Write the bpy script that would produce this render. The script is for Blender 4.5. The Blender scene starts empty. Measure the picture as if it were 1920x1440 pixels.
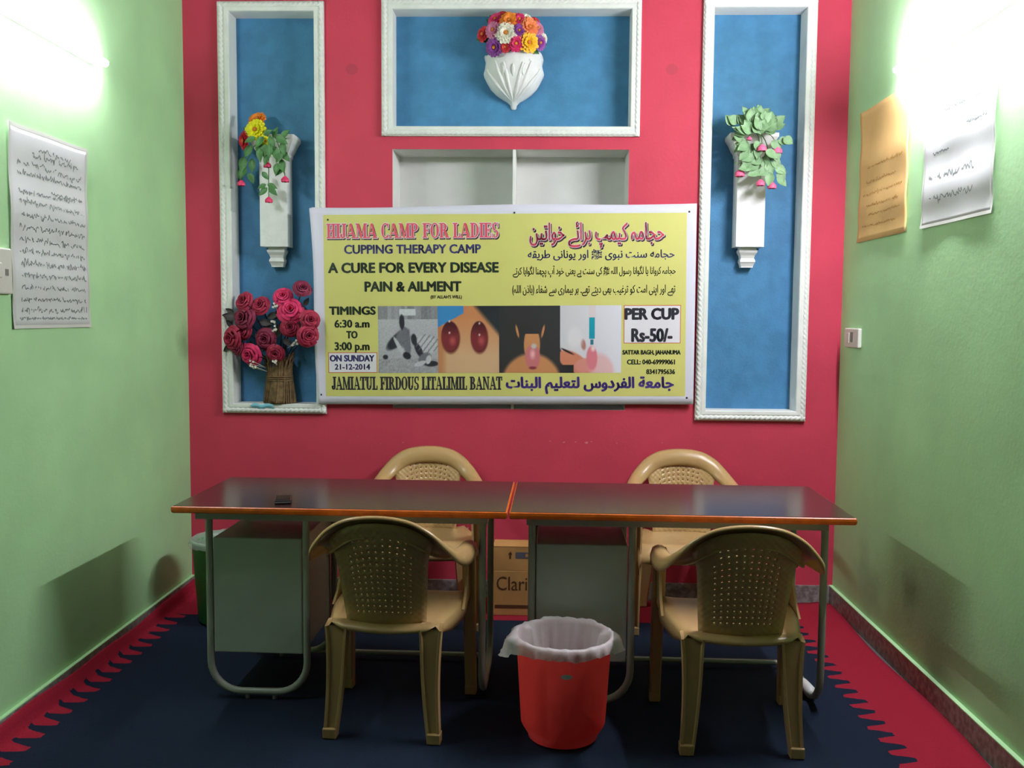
import bpy, bmesh, math, random
from math import sin, cos, pi, sqrt, radians, atan2
from mathutils import Vector, Matrix, Euler

random.seed(7)
C = bpy.context.scene.collection
SC = bpy.context.scene

# ------------------------------------------------------------------ camera, world, exposure
def rot3(p, y, r):
    return Matrix.Rotation(y, 3, 'Z') @ Matrix.Rotation(-p, 3, 'X') @ Matrix.Rotation(r, 3, 'Y')
cam_d = bpy.data.cameras.new('camera')
cam = bpy.data.objects.new('camera', cam_d); C.objects.link(cam)
cam.matrix_world = Matrix.Translation((1.8023, -4.6813, 1.4562)) @ (rot3(.0732, .0298, -.0079) @ Matrix.Rotation(pi/2, 3, 'X')).to_4x4()
cam_d.sensor_width = 36; cam_d.lens = 36*1730.35/1920
cam_d.clip_start = .05
SC.camera = cam
w = bpy.data.worlds.new('world'); SC.world = w; w.use_nodes = True
w.node_tree.nodes['Background'].inputs[0].default_value = (.5, .55, .6, 1)
w.node_tree.nodes['Background'].inputs[1].default_value = .02
vs = SC.view_settings
vs.view_transform = 'Standard'; vs.look = 'None'; vs.exposure = 0.0; vs.gamma = 1.0; vs.use_curve_mapping = False
TUBE_LEFT, TUBE_RIGHT = 155.0, 450.0          # emission of the two tube lights on the side walls
W = 3.31             # room width; left wall x = 0, back wall y = 0, floor z = 0
REAR, H = -7.5, 3.35

# ------------------------------------------------------------------ materials
def lin(c):
    c = c/255.0
    return c/12.92 if c <= .04045 else ((c+.055)/1.055)**2.4
def rgb(r, g, b): return (lin(r), lin(g), lin(b), 1)
MATS = {}
def mat(name, col, rough=.5, spec=.5, var=0., scale=6., bump=0., bscale=150., metal=0., emit=0., sss=0., trans=0., detail=4., col2=None, alpha=1.):
    if name in MATS: return MATS[name]
    m = bpy.data.materials.new(name); m.use_nodes = True; MATS[name] = m
    nt = m.node_tree; N = nt.nodes; L = nt.links; b = N['Principled BSDF']
    c = rgb(*col)
    b.inputs['Base Color'].default_value = c
    b.inputs['Roughness'].default_value = rough
    b.inputs['Specular IOR Level'].default_value = spec
    b.inputs['Metallic'].default_value = metal
    if emit:
        b.inputs['Emission Color'].default_value = c; b.inputs['Emission Strength'].default_value = emit
    b.inputs['Alpha'].default_value = alpha
    if trans: b.inputs['Transmission Weight'].default_value = trans
    tc = N.new('ShaderNodeTexCoord')
    if var or col2:
        n = N.new('ShaderNodeTexNoise'); n.inputs['Scale'].default_value = scale; n.inputs['Detail'].default_value = detail
        L.new(tc.outputs['Object'], n.inputs['Vector'])
        r = N.new('ShaderNodeValToRGB')
        lo = rgb(*col2) if col2 else tuple(x*(1-var) for x in c[:3])+(1,)
        hi = c if col2 else tuple(min(1, x*(1+var)) for x in c[:3])+(1,)
        r.color_ramp.elements[0].position = .35; r.color_ramp.elements[1].position = .65
        r.color_ramp.elements[0].color = lo; r.color_ramp.elements[1].color = hi
        L.new(n.outputs['Fac'], r.inputs['Fac']); L.new(r.outputs['Color'], b.inputs['Base Color'])
    if bump:
        n2 = N.new('ShaderNodeTexNoise'); n2.inputs['Scale'].default_value = bscale; n2.inputs['Detail'].default_value = 3
        L.new(tc.outputs['Object'], n2.inputs['Vector'])
        bp = N.new('ShaderNodeBump'); bp.inputs['Strength'].default_value = bump; bp.inputs['Distance'].default_value = .004
        L.new(n2.outputs['Fac'], bp.inputs['Height']); L.new(bp.outputs['Normal'], b.inputs['Normal'])
    return m

m_red = mat('red wall paint', (196, 62, 84), .65, .25, .06, 3, .15, 60)
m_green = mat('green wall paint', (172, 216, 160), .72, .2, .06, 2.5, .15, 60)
def dark_patches(m, spots):                                        # ragged darker patches: dirt smudge on left wall, darker tone low on right
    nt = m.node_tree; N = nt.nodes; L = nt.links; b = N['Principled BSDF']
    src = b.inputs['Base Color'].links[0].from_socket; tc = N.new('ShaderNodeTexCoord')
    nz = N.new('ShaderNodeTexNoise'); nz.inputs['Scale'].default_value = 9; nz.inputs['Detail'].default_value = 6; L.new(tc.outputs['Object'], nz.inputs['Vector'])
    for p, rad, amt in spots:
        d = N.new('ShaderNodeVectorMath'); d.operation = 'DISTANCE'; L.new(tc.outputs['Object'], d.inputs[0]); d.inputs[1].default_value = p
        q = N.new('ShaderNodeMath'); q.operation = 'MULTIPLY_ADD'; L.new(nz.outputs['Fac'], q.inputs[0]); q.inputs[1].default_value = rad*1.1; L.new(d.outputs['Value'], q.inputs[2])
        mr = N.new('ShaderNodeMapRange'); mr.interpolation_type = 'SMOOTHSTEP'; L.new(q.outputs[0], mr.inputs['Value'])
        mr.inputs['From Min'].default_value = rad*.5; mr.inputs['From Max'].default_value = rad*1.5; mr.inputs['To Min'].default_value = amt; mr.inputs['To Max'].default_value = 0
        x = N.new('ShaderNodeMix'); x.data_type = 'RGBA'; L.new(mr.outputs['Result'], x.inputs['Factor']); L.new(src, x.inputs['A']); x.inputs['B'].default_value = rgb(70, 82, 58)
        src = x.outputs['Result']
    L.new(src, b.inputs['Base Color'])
dark_patches(m_green, [((0, -.05, 1.32), .13, .5), ((W, -.98, .36), .15, .42), ((W, -1.25, .12), .22, .35), ((W, -.5, .25), .25, .3)])
m_blue = mat('blue wall paint', (70, 126, 168), .6, .3, .10, 14, .35, 90)
m_white = mat('white plaster paint', (226, 226, 220), .55, .3, .03, 8, .1, 80)
m_rope = mat('white moulded plaster', (228, 230, 222), .5, .35, .05, 12, .1, 120)
m_ceil = mat('ceiling distemper', (150, 152, 148), .8, .2)
m_marble = mat('speckled marble skirting', (152, 150, 142), .4, .5, .0, 40, col2=(104, 100, 98))
m_slab = mat('cement floor', (90, 88, 84), .7)
m_lam = mat('dark brown laminate', (60, 39, 37), .165, .45, .12, 30, .03, 400)
m_edge = mat('orange wooden edging', (205, 98, 22), .35, .5, .15, 25)
m_steel = mat('grey green painted steel', (156, 162, 150), .35, .5, .05, 8)
m_ped = mat('grey green painted panel', (172, 182, 172), .4, .45, .05, 5)
m_glide = mat('grey plastic glide', (120, 122, 122), .5)
m_bucket = mat('red bucket plastic', (240, 42, 42), .4, .5, .04, 9)
def translucent(m, col, f):                                 # thin plastic that lets some light through
    nt = m.node_tree; N = nt.nodes; t = N.new('ShaderNodeBsdfTranslucent'); t.inputs['Color'].default_value = rgb(*col)
    x = N.new('ShaderNodeMixShader'); x.inputs['Fac'].default_value = f
    nt.links.new(N['Principled BSDF'].outputs[0], x.inputs[1]); nt.links.new(t.outputs[0], x.inputs[2])
    nt.links.new(x.outputs[0], N['Material Output'].inputs['Surface'])
translucent(m_bucket, (255, 92, 80), .65)
m_gbin = mat('green bin plastic', (66, 140, 74), .4, .5)
m_bag = mat('thin white plastic bag', (226, 220, 220), .35, .5, .05, 20, .3, 40, alpha=.70)
m_clear = mat('clear plastic liner', (200, 206, 200), .3, .5, .05, 20, .3, 40, alpha=.4)
m_card = mat('brown cardboard', (186, 140, 84), .8, .2, .06, 10)
m_ink = mat('dark printing ink', (84, 56, 34), .7, .2)
m_phone = mat('black phone shell', (16, 16, 20), .25, .5)
m_chrome = mat('silver phone trim', (170, 170, 174), .25, .5, metal=.8)
m_cord = mat('white plastic sleeve', (205, 205, 200), .5)
m_vinyl = mat('white vinyl sheet', (216, 214, 226), .4, .4, .02, 3, .08, 12)
m_yellow = mat('yellow banner print', (211, 206, 120), .4, .4, .03, 3, .08, 12)
m_paper = mat('white chart paper', (204, 208, 204), .7, .2, .03, 6, .1, 20)
m_opaper = mat('orange chart paper', (226, 186, 122), .7, .2, .05, 6, .1, 20)
m_tape = mat('yellowed paper rim', (196, 200, 188), .6, .3)
m_switch = mat('ivory switch plastic', (208, 208, 196), .4, .5)
m_sdark = mat('grey switch recess', (120, 120, 112), .5)
m_tube = {1: mat('glowing tube', (244, 240, 255), .3, emit=TUBE_LEFT), -1: mat('brighter glowing tube', (244, 240, 255), .3, emit=TUBE_RIGHT)}
m_batten = mat('white enamel batten', (230, 230, 228), .4)
m_plaster = mat('white gypsum', (226, 226, 222), .45, .4, .04, 18, .2, 60)
m_stem = mat('green stem', (66, 104, 48), .6)
m_leaf = mat('green leaf', (74, 120, 66), .5, .4, .2, 30)
m_pleaf = mat('pale green leaf', (124, 158, 114), .5, .4, .15, 30)
m_dleaf = mat('dark brownish leaf', (44, 34, 34), .5, .4, .25, 30)
m_rose = mat('crimson rose petal', (158, 38, 66), .6, .3, .2, 40)
m_rose3 = mat('dark plum rose petal', (126, 34, 62), .6, .3, .2, 40)
m_rose2 = mat('pink rose petal', (214, 52, 100), .6, .3, .15, 40)
m_bud = mat('pink bud petal', (232, 62, 110), .5, .4, .15, 40)
m_lbud = mat('light pink bud petal', (238, 104, 146), .5, .4, .15, 40)
m_gold = mat('orange flower heart', (196, 116, 40), .7)
m_twig = mat('bundled brown twigs', (112, 90, 62), .85, .2, .3, 40, .4, 120)
m_spray = mat('white filler blossom', (222, 216, 200), .6)
m_smear = mat('pale blue paint smear', (120, 188, 204), .5)
m_pin = mat('dark nail head', (50, 44, 44), .4, .5, metal=.6)
m_pink = mat('pink banner ink', (222, 84, 104), .45, .4)
m_wink = mat('white banner ink', (226, 222, 226), .45, .4)
m_shade = mat('dark drop ink', (66, 40, 60), .45, .4)
m_navyink = mat('slate blue banner ink', (74, 72, 122), .45, .4)
m_greenink = mat('dark olive banner ink', (44, 56, 42), .45, .4)
m_blackink = mat('dark grey banner ink', (46, 44, 54), .45, .4)
m_purpink = mat('purple banner ink', (72, 52, 128), .45, .4)
m_boxline = mat('orange red outline ink', (206, 104, 72), .45, .4)
m_scrawl = mat('grey handwriting ink', (124, 132, 128), .7, .2)
m_bscrawl = mat('brown handwriting ink', (176, 130, 62), .7, .2)
m_scar = mat('bare plaster chip', (206, 120, 128), .7)

def chair_mat(name, weave):
    m = mat(name, (184, 150, 100), .3, .5, .03, 5)
    if weave:
        nt = m.node_tree; N = nt.nodes; L = nt.links; b = N['Principled BSDF']
        tc = N.new('ShaderNodeTexCoord'); sp = N.new('ShaderNodeSeparateXYZ'); L.new(tc.outputs['Object'], sp.inputs[0])
        def sn(o, k):
            a = N.new('ShaderNodeMath'); a.operation = 'MULTIPLY'; a.inputs[1].default_value = k; L.new(o, a.inputs[0])
            s = N.new('ShaderNodeMath'); s.operation = 'SINE'; L.new(a.outputs[0], s.inputs[0]); return s.outputs[0]
        p = N.new('ShaderNodeMath'); p.operation = 'MULTIPLY'
        L.new(sn(sp.outputs['X'], 2*pi/.024), p.inputs[0]); L.new(sn(sp.outputs['Z'], 2*pi/.024), p.inputs[1])
        bp = N.new('ShaderNodeBump'); bp.inputs['Strength'].default_value = .3; bp.inputs['Distance'].default_value = .002
        L.new(p.outputs[0], bp.inputs['Height']); L.new(bp.outputs['Normal'], b.inputs['Normal'])
    return m
m_chair = chair_mat('tan moulded plastic', False)
m_weave = chair_mat('tan basket weave plastic', True)

def carpet_mat():
    m = bpy.data.materials.new('navy and red carpet'); m.use_nodes = True
    nt = m.node_tree; N = nt.nodes; L = nt.links; b = N['Principled BSDF']
    b.inputs['Roughness'].default_value = .95; b.inputs['Specular IOR Level'].default_value = .1
    tc = N.new('ShaderNodeTexCoord')
    wob = N.new('ShaderNodeTexNoise'); wob.inputs['Scale'].default_value = 30; L.new(tc.outputs['Object'], wob.inputs['Vector'])
    sp = N.new('ShaderNodeSeparateXYZ'); L.new(tc.outputs['Object'], sp.inputs[0])
    def M(op, a, b_=None, c=None):
        n = N.new('ShaderNodeMath'); n.operation = op
        for i, v in enumerate((a, b_, c)):
            if v is None: continue
            if isinstance(v, (int, float)): n.inputs[i].default_value = v
            else: L.new(v, n.inputs[i])
        return n.outputs[0]
    X, Y = sp.outputs['X'], sp.outputs['Y']
    jit = M('MULTIPLY', M('SUBTRACT', wob.outputs['Fac'], .5), .03)
    def fingers(t): n_ = N.new('ShaderNodeClamp'); L.new(M('ADD', M('MULTIPLY', t, 2.1), -.55), n_.inputs[0]); return n_.outputs[0]
    t1 = fingers(M('DIVIDE', M('PINGPONG', M('ADD', Y, 10.0 + .02), .0465), .0465))
    r = M('GREATER_THAN', M('ADD', X, jit), M('ADD', M('MULTIPLY', t1, .072), 2.984))
    t2 = fingers(M('DIVIDE', M('PINGPONG', M('ADD', Y, 10.0 + .055), .0485), .0485))
    l = M('LESS_THAN', M('ADD', X, jit), M('ADD', M('MULTIPLY', t2, .075), .042))
    k = M('GREATER_THAN', Y, -.37)
    red = M('MAXIMUM', M('MAXIMUM', r, l), k)
    n = N.new('ShaderNodeTexNoise'); n.inputs['Scale'].default_value = 260; L.new(tc.outputs['Object'], n.inputs['Vector'])
    def ramp(a, c):
        q = N.new('ShaderNodeMix'); q.data_type = 'RGBA'; q.inputs['A'].default_value = a; q.inputs['B'].default_value = c
        L.new(n.outputs['Fac'], q.inputs['Factor']); return q.outputs['Result']
    mx = N.new('ShaderNodeMix'); mx.data_type = 'RGBA'
    L.new(red, mx.inputs['Factor'])
    L.new(ramp(rgb(18, 26, 40), rgb(32, 42, 60)), mx.inputs['A']); L.new(ramp(rgb(130, 26, 42), rgb(162, 38, 56)), mx.inputs['B'])
    L.new(mx.outputs['Result'], b.inputs['Base Color'])
    bp = N.new('ShaderNodeBump'); bp.inputs['Strength'].default_value = .5; bp.inputs['Distance'].default_value = .003
    L.new(n.outputs['Fac'], bp.inputs['Height']); L.new(bp.outputs['Normal'], b.inputs['Normal'])
    return m
m_carpet = carpet_mat()

def attr_mat(name):
    m = bpy.data.materials.new(name); m.use_nodes = True
    N = m.node_tree.nodes; a = N.new('ShaderNodeVertexColor'); a.layer_name = 'print'
    m.node_tree.links.new(a.outputs['Color'], N['Principled BSDF'].inputs['Base Color'])
    N['Principled BSDF'].inputs['Roughness'].default_value = .4
    return m
m_photo = attr_mat('printed picture')

# ------------------------------------------------------------------ mesh helpers
class MB:
    def __init__(s): s.v = []; s.f = []; s.sm = []
    def add(s, vs, fs, smooth=False):
        o = len(s.v); s.v += [tuple(p) for p in vs]
        for f in fs: s.f.append([i+o for i in f]); s.sm.append(smooth)
        return s
    def box(s, x0, x1, y0, y1, z0, z1):
        return s.add([(x0,y0,z0),(x1,y0,z0),(x1,y1,z0),(x0,y1,z0),(x0,y0,z1),(x1,y0,z1),(x1,y1,z1),(x0,y1,z1)],
              [(0,3,2,1),(4,5,6,7),(0,1,5,4),(1,2,6,5),(2,3,7,6),(3,0,4,7)])
    def bbox(s, x0, x1, y0, y1, z0, z1, b=.003):            # box with all edges bevelled
        bm = bmesh.new(); bmesh.ops.create_cube(bm, size=1)
        bmesh.ops.scale(bm, vec=(x1-x0, y1-y0, z1-z0), verts=bm.verts)
        bmesh.ops.translate(bm, vec=((x0+x1)/2, (y0+y1)/2, (z0+z1)/2), verts=bm.verts)
        bmesh.ops.bevel(bm, geom=bm.edges[:], offset=b, segments=2, profile=.5, affect='EDGES')
        bm.verts.index_update()
        s.add([v.co for v in bm.verts], [[v.index for v in f.verts] for f in bm.faces]); bm.free(); return s
    def loft(s, rings, closed=True, caps=True, smooth=True):
        n = len(rings[0]); vs = [p for r in rings for p in r]; fs = []
        for i in range(len(rings)-1):
            for j in range(n if closed else n-1):
                k = (j+1) % n
                fs.append((i*n+j, i*n+k, (i+1)*n+k, (i+1)*n+j))
        s.add(vs, fs, smooth)
        if caps and closed:
            s.add(rings[0], [list(range(n))[::-1]]); s.add(rings[-1], [list(range(n))])
        return s
    def tube(s, path, r, n=10, caps=True):
        P = [Vector(p) for p in path]; rings = []; up = None
        for i, p in enumerate(P):
            t = (P[min(i+1, len(P)-1)] - P[max(i-1, 0)]).normalized()
            if up is None:
                up = Vector((0,0,1)) if abs(t.z) < .9 else Vector((0,1,0))
            a = t.cross(up).normalized(); up = a.cross(t).normalized()
            rr = r[i] if isinstance(r, (list, tuple)) else r
            rings.append([p + a*rr*cos(2*pi*k/n) + up*rr*sin(2*pi*k/n) for k in range(n)])
        return s.loft(rings, True, caps)
    def lathe(s, prof, n=32, c=(0,0,0), caps=False):
        rings = [[(c[0]+r*cos(2*pi*k/n), c[1]+r*sin(2*pi*k/n), c[2]+z) for k in range(n)] for r, z in prof]
        return s.loft(rings, True, caps)
    def grid(s, fn, nu, nv, smooth=True):
        vs = [fn(i/nu, j/nv) for j in range(nv+1) for i in range(nu+1)]
        return s.add(vs, [(j*(nu+1)+i, j*(nu+1)+i+1, (j+1)*(nu+1)+i+1, (j+1)*(nu+1)+i) for j in range(nv) for i in range(nu)], smooth)
    def xf(s, m):
        s.v = [tuple(m @ Vector(p)) for p in s.v]; return s
    def merge(s, o): return s.add(o.v, o.f) if not o.f else s._m(o)
    def _m(s, o):
        k = len(s.v); s.v += o.v; s.f += [[i+k for i in f] for f in o.f]; s.sm += o.sm; return s
    def build(s, name, m, parent=None, solid=0, weld=False):
        me = bpy.data.meshes.new(name); me.from_pydata(s.v, [], s.f)
        me.polygons.foreach_set('use_smooth', s.sm); me.materials.append(m)
        bm = bmesh.new(); bm.from_mesh(me)
        if weld: bmesh.ops.remove_doubles(bm, verts=bm.verts, dist=1e-5)
        if not solid: bmesh.ops.recalc_face_normals(bm, faces=bm.faces)
        bm.to_mesh(me); bm.free(); me.update()
        o = bpy.data.objects.new(name, me); C.objects.link(o)
        if parent: o.parent = parent
        if solid:
            md = o.modifiers.new('thickness', 'SOLIDIFY'); md.thickness = solid; md.offset = 0
        return o
def tag(o, label, cat, group=None, kind=None):
    if label: o['label'] = label
    if cat: o['category'] = cat
    if group: o['group'] = group
    if kind: o['kind'] = kind
    return o
def thing(name, label, cat, loc=(0,0,0), rz=0, group=None):
    o = bpy.data.objects.new(name, None); C.objects.link(o); o.empty_display_size = .05
    o.location = loc; o.rotation_euler = (0, 0, rz); return tag(o, label, cat, group)
def struct(o): o['kind'] = 'structure'; return o
def lerp(a, b, t): return a+(b-a)*t
def interp(pts, u):                                         # Catmull-Rom through points, u in 0..1
    n = len(pts)-1; x = min(max(u, 0), 1)*n; i = min(int(x), n-1); t = x-i
    p0, p1, p2, p3 = (Vector(pts[max(i-1,0)]), Vector(pts[i]), Vector(pts[i+1]), Vector(pts[min(i+2,n)]))
    return .5*((2*p1)+(p2-p0)*t+(2*p0-5*p1+4*p2-p3)*t*t+(3*p1-p0-3*p2+p3)*t*t*t)

# ------------------------------------------------------------------ room shell
FR = -3.3            # side walls cut short here; unseen wider dark room added to cut bounced light
m_dim = mat('darkened unseen wall paint', (120, 126, 116), .8, .2)  # dark tone keeps the unseen rear walls from bouncing light forward
o = MB().box(-2.5, W+2.5, REAR-.12, .5, -.1, 0).build('floor', m_slab); struct(o)
o = MB().box(-2.5, W+2.5, REAR-.12, .5, H, H+.1).build('ceiling', m_ceil); struct(o)
o = MB().box(-.12, 0, FR, 0, 0, H).build('wall_left', m_green); struct(o)
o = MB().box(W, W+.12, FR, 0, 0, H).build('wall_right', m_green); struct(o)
mb = MB().box(-2.5, -.12, FR, FR+.12, 0, H); mb.box(-2.5, -2.38, REAR, FR, 0, H)
struct(mb.build('wall_added_left', m_dim))
mb = MB().box(W+.12, W+2.5, FR, FR+.12, 0, H); mb.box(W+2.38, W+2.5, REAR, FR, 0, H)
struct(mb.build('wall_added_right', m_dim))
struct(MB().box(-2.5, W+2.5, REAR-.12, REAR, 0, H).build('wall_rear', m_dim))
# openings in the back wall: x0, x1, z0, z1, depth
NL = (.238, .664, 1.0, 2.958, .1)
NR = (2.642, 3.092, .99, 2.972, .1)
NM = (1.058, 2.238, 2.398, 2.966, .1)
NS = (1.054, 2.237, .985, 2.288, .24)
def wall_with_holes(x0, x1, z0, z1, y, holes):
    xs = sorted({x0, x1, *[h[0] for h in holes], *[h[1] for h in holes]})
    zs = sorted({z0, z1, *[h[2] for h in holes], *[h[3] for h in holes]})
    mb = MB()
    for i in range(len(xs)-1):
        for j in range(len(zs)-1):
            cx, cz = (xs[i]+xs[i+1])/2, (zs[j]+zs[j+1])/2
            if any(h[0] < cx < h[1] and h[2] < cz < h[3] for h in holes): continue
            mb.add([(xs[i],y,zs[j]),(xs[i+1],y,zs[j]),(xs[i+1],y,zs[j+1]),(xs[i],y,zs[j+1])], [(0,1,2,3)])
    return mb
mb = wall_with_holes(-.12, W+.12, 0, H, 0, [NL, NR, NM, NS])
mb.box(-.12, W+.12, .34, .46, 0, H)
back = mb.build('wall_back', m_red, weld=True); struct(back)
for nm, (x0, x1, z0, z1, d), mm in (('niche_panel', NL, m_blue), ('niche_panel', NM, m_blue), ('niche_panel', NR, m_blue), ('shelf_panel', NS, m_white)):
    MB().box(x0-.01, x1+.01, d, d+.02, z0-.01, z1+.01).build(nm, mm, back)
    r = MB()
    for a in ((x0-.02, x0, z0-.02, z1+.02), (x1, x1+.02, z0-.02, z1+.02), (x0-.02, x1+.02, z1, z1+.02), (x0-.02, x1+.02, z0-.02, z0)):
        r.box(a[0], a[1], .0005, d, a[2], a[3])
    r.build('niche_reveal', m_white, back)
MB().bbox(1.657, 1.673, .004, .24, .985, 2.288, .002).build('shelf_divider', m_white, back)
mb = MB()
for x, z in ((.851, 2.679), (2.441, 2.679)): mb.add([(x+.030*cos(2*pi*k/24), -.0005, z+.027*sin(2*pi*k/24)) for k in range(24)], [list(range(24))])
mb.build('patched_spots', mat('dull red touch-up paint', (178, 56, 76), .8), back)
mb = MB()
for x, z, r in ((1.104,.806,.006),(1.86,.822,.005),(1.93,.818,.008),(1.99,.82,.005),(2.046,.817,.01),(2.07,.822,.006),(2.43,.82,.004),(.99,.80,.003),(2.2,.816,.004),(.87,.835,.003),(2.62,.83,.003)):
    n = 7; mb.add([(x+r*random.uniform(.6,1.4)*cos(2*pi*k/n), -.0006, z+.5*r*random.uniform(.6,1.4)*sin(2*pi*k/n)) for k in range(n)], [list(range(n))])
mb.build('chipped_spots', m_scar, back)

# rope mouldings framing the three blue niches
def rope_frame(name, ox0, ox1, oz0, oz1, ix0, ix1, iz0, iz1):
    mb = MB()
    R = .0145
    corners_o = [(ox0, oz0), (ox1, oz0), (ox1, oz1), (ox0, oz1)]
    corners_i = [(ix0, iz0), (ix1, iz0), (ix1, iz1), (ix0, iz1)]
    # inner flat fillet, mitred, 16 mm proud with a rounded nose
    prof = [(0, 0), (0, .016), (.06, .021), (.35, .022), (.55, .018), (1, .016), (1, 0)]   # (0 = inner edge, 1 = outer), height
    rings = []
    for k in range(5):
        ci, co = corners_i[k % 4], corners_o[k % 4]
        rings.append([(lerp(ci[0], co[0], t), -h, lerp(ci[1], co[1], t)) for t, h in prof])
    mb.loft(rings, False, False, False)
    # outer twisted rope
    for k in range(4):
        a, b = Vector((corners_o[k][0], 0, corners_o[k][1])), Vector((corners_o[(k+1)%4][0], 0, corners_o[(k+1)%4][1]))
        inw = Vector(((ox0+ox1)/2, 0, (oz0+oz1)/2))
        d = (b-a).normalized(); side = Vector((0,1,0)).cross(d)
        if side.dot(inw-a) < 0: side = -side
        L = (b-a).length; n = int(L/.0042); rings = []
        for i in range(n+1):
            s = L*i/n; c = a + d*s + side*(R*1.02) + Vector((0, -.012, 0))
            e = min(1, min(s, L-s)/.012+.55)
            ring = []
            for q in range(12):
                th = 2*pi*q/12
                rr = R*(.62+.44*abs(sin(1.5*th + s*pi/.025)))*e
                ring.append(c + side*rr*cos(th) + Vector((0,-1,0))*rr*sin(th))
            rings.append(ring)
        mb.loft(rings, True, True)
    return struct(mb.build(name, m_rope))
t1 = rope_frame('trim_1', .180, .714, .952, 3.006, NL[0], NL[1], NL[2], NL[3])
t2 = rope_frame('trim_2', 1.002, 2.286, 2.350, 3.018, NM[0], NM[1], NM[2], NM[3])
t3 = rope_frame('trim_3', 2.589, 3.142, .940, 3.016, NR[0], NR[1], NR[2], NR[3])
mb = MB()
mb.grid(lambda u, v: (.33+.115*u+.008*sin(9*v), -.0245-.004*sin(pi*v), .978+.022*v+.004*sin(11*u)), 8, 4)
mb.build('paint_smear', m_smear, t1)['label'] = 'pale blue paint smear'

# skirting
def skirting(name, boxes, ledges):
    mb = MB()
    for b in boxes: mb.box(*b)
    o = struct(mb.build(name, m_marble))
    if ledges:
        l = MB()
        for b in ledges: l.box(*b)
        l.build('painted_ledge', m_green, o)
    return o
skirting('baseboard_left', [(0, .014, FR, 0, 0, .094)], [(0, .015, FR, 0, .094, .0985)])
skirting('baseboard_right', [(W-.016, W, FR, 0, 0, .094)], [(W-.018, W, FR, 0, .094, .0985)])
skirting('baseboard_back', [(.015, W-.018, -.014, 0, 0, .096)], None)

# carpet: lies flat, rides up the left skirting and has a soft ripple by the right one
xs = [(.0155, .088), (.020, .084), (.028, .056), (.038, .030), (.05, .015), (.07, .012), (.1, .008), (.4, .006), (1.6, .006), (2.8, .006), (3.1, .006), (3.19, .008), (3.23, .014), (3.255, .007), (3.285, .007)]
ny = 150
mb = MB()
def cpt(i, j):
    x, z = xs[i]; y = lerp(-5.4, -.02, j/ny)
    k = (.86+.1*sin(y*3.1+1)+.05*sin(y*11)) if x < .1 else (.6+.4*sin(y*3.1+1)) if x > 3.18 else 1
    xx = x + (.012*sin(y*5+2) if i >= len(xs)-1 else (.006*sin(y*4.3) if 3 <= i <= 5 else 0))
    return (xx, y, .006+(z-.006)*max(.3, k))
vs = [cpt(i, j) for j in range(ny+1) for i in range(len(xs))]
n = len(xs)
mb.add(vs, [(j*n+i, j*n+i+1, (j+1)*n+i+1, (j+1)*n+i) for j in range(ny) for i in range(n-1)], True)
tag(mb.build('carpet', m_carpet, solid=.004), 'navy floor carpet with red borders and saw-toothed colour edges', 'carpet')

# ------------------------------------------------------------------ tube lights on the two side walls
def tube_light(label, x, side, y0, y1, z):
    t = thing('tube_light', label, 'tube light', (x, (y0+y1)/2, z), 0, 'tube lights on the side walls')
    h = (y1-y0)/2
    MB().bbox(*sorted((0, side*.02)), -h+.01, h-.01, -.012, .012, .004).build('batten', m_batten, t)
    for s in (-1, 1):
        MB().bbox(*sorted((side*.018, side*.040)), *sorted((s*(h-.03), s*(h-.012))), -.008, .008, .003).build('clip', m_batten, t)
    MB().tube([(side*.05, -h, 0), (side*.05, h, 0)], .0145, 14).build('tube', m_tube[side], t)
tube_light('glowing white tube light high on the left green wall', 0, 1, -2.15, -.95, 2.455)
tube_light('glowing white tube light high on the right green wall', W, -1, -1.95, -.75, 2.48)

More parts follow.
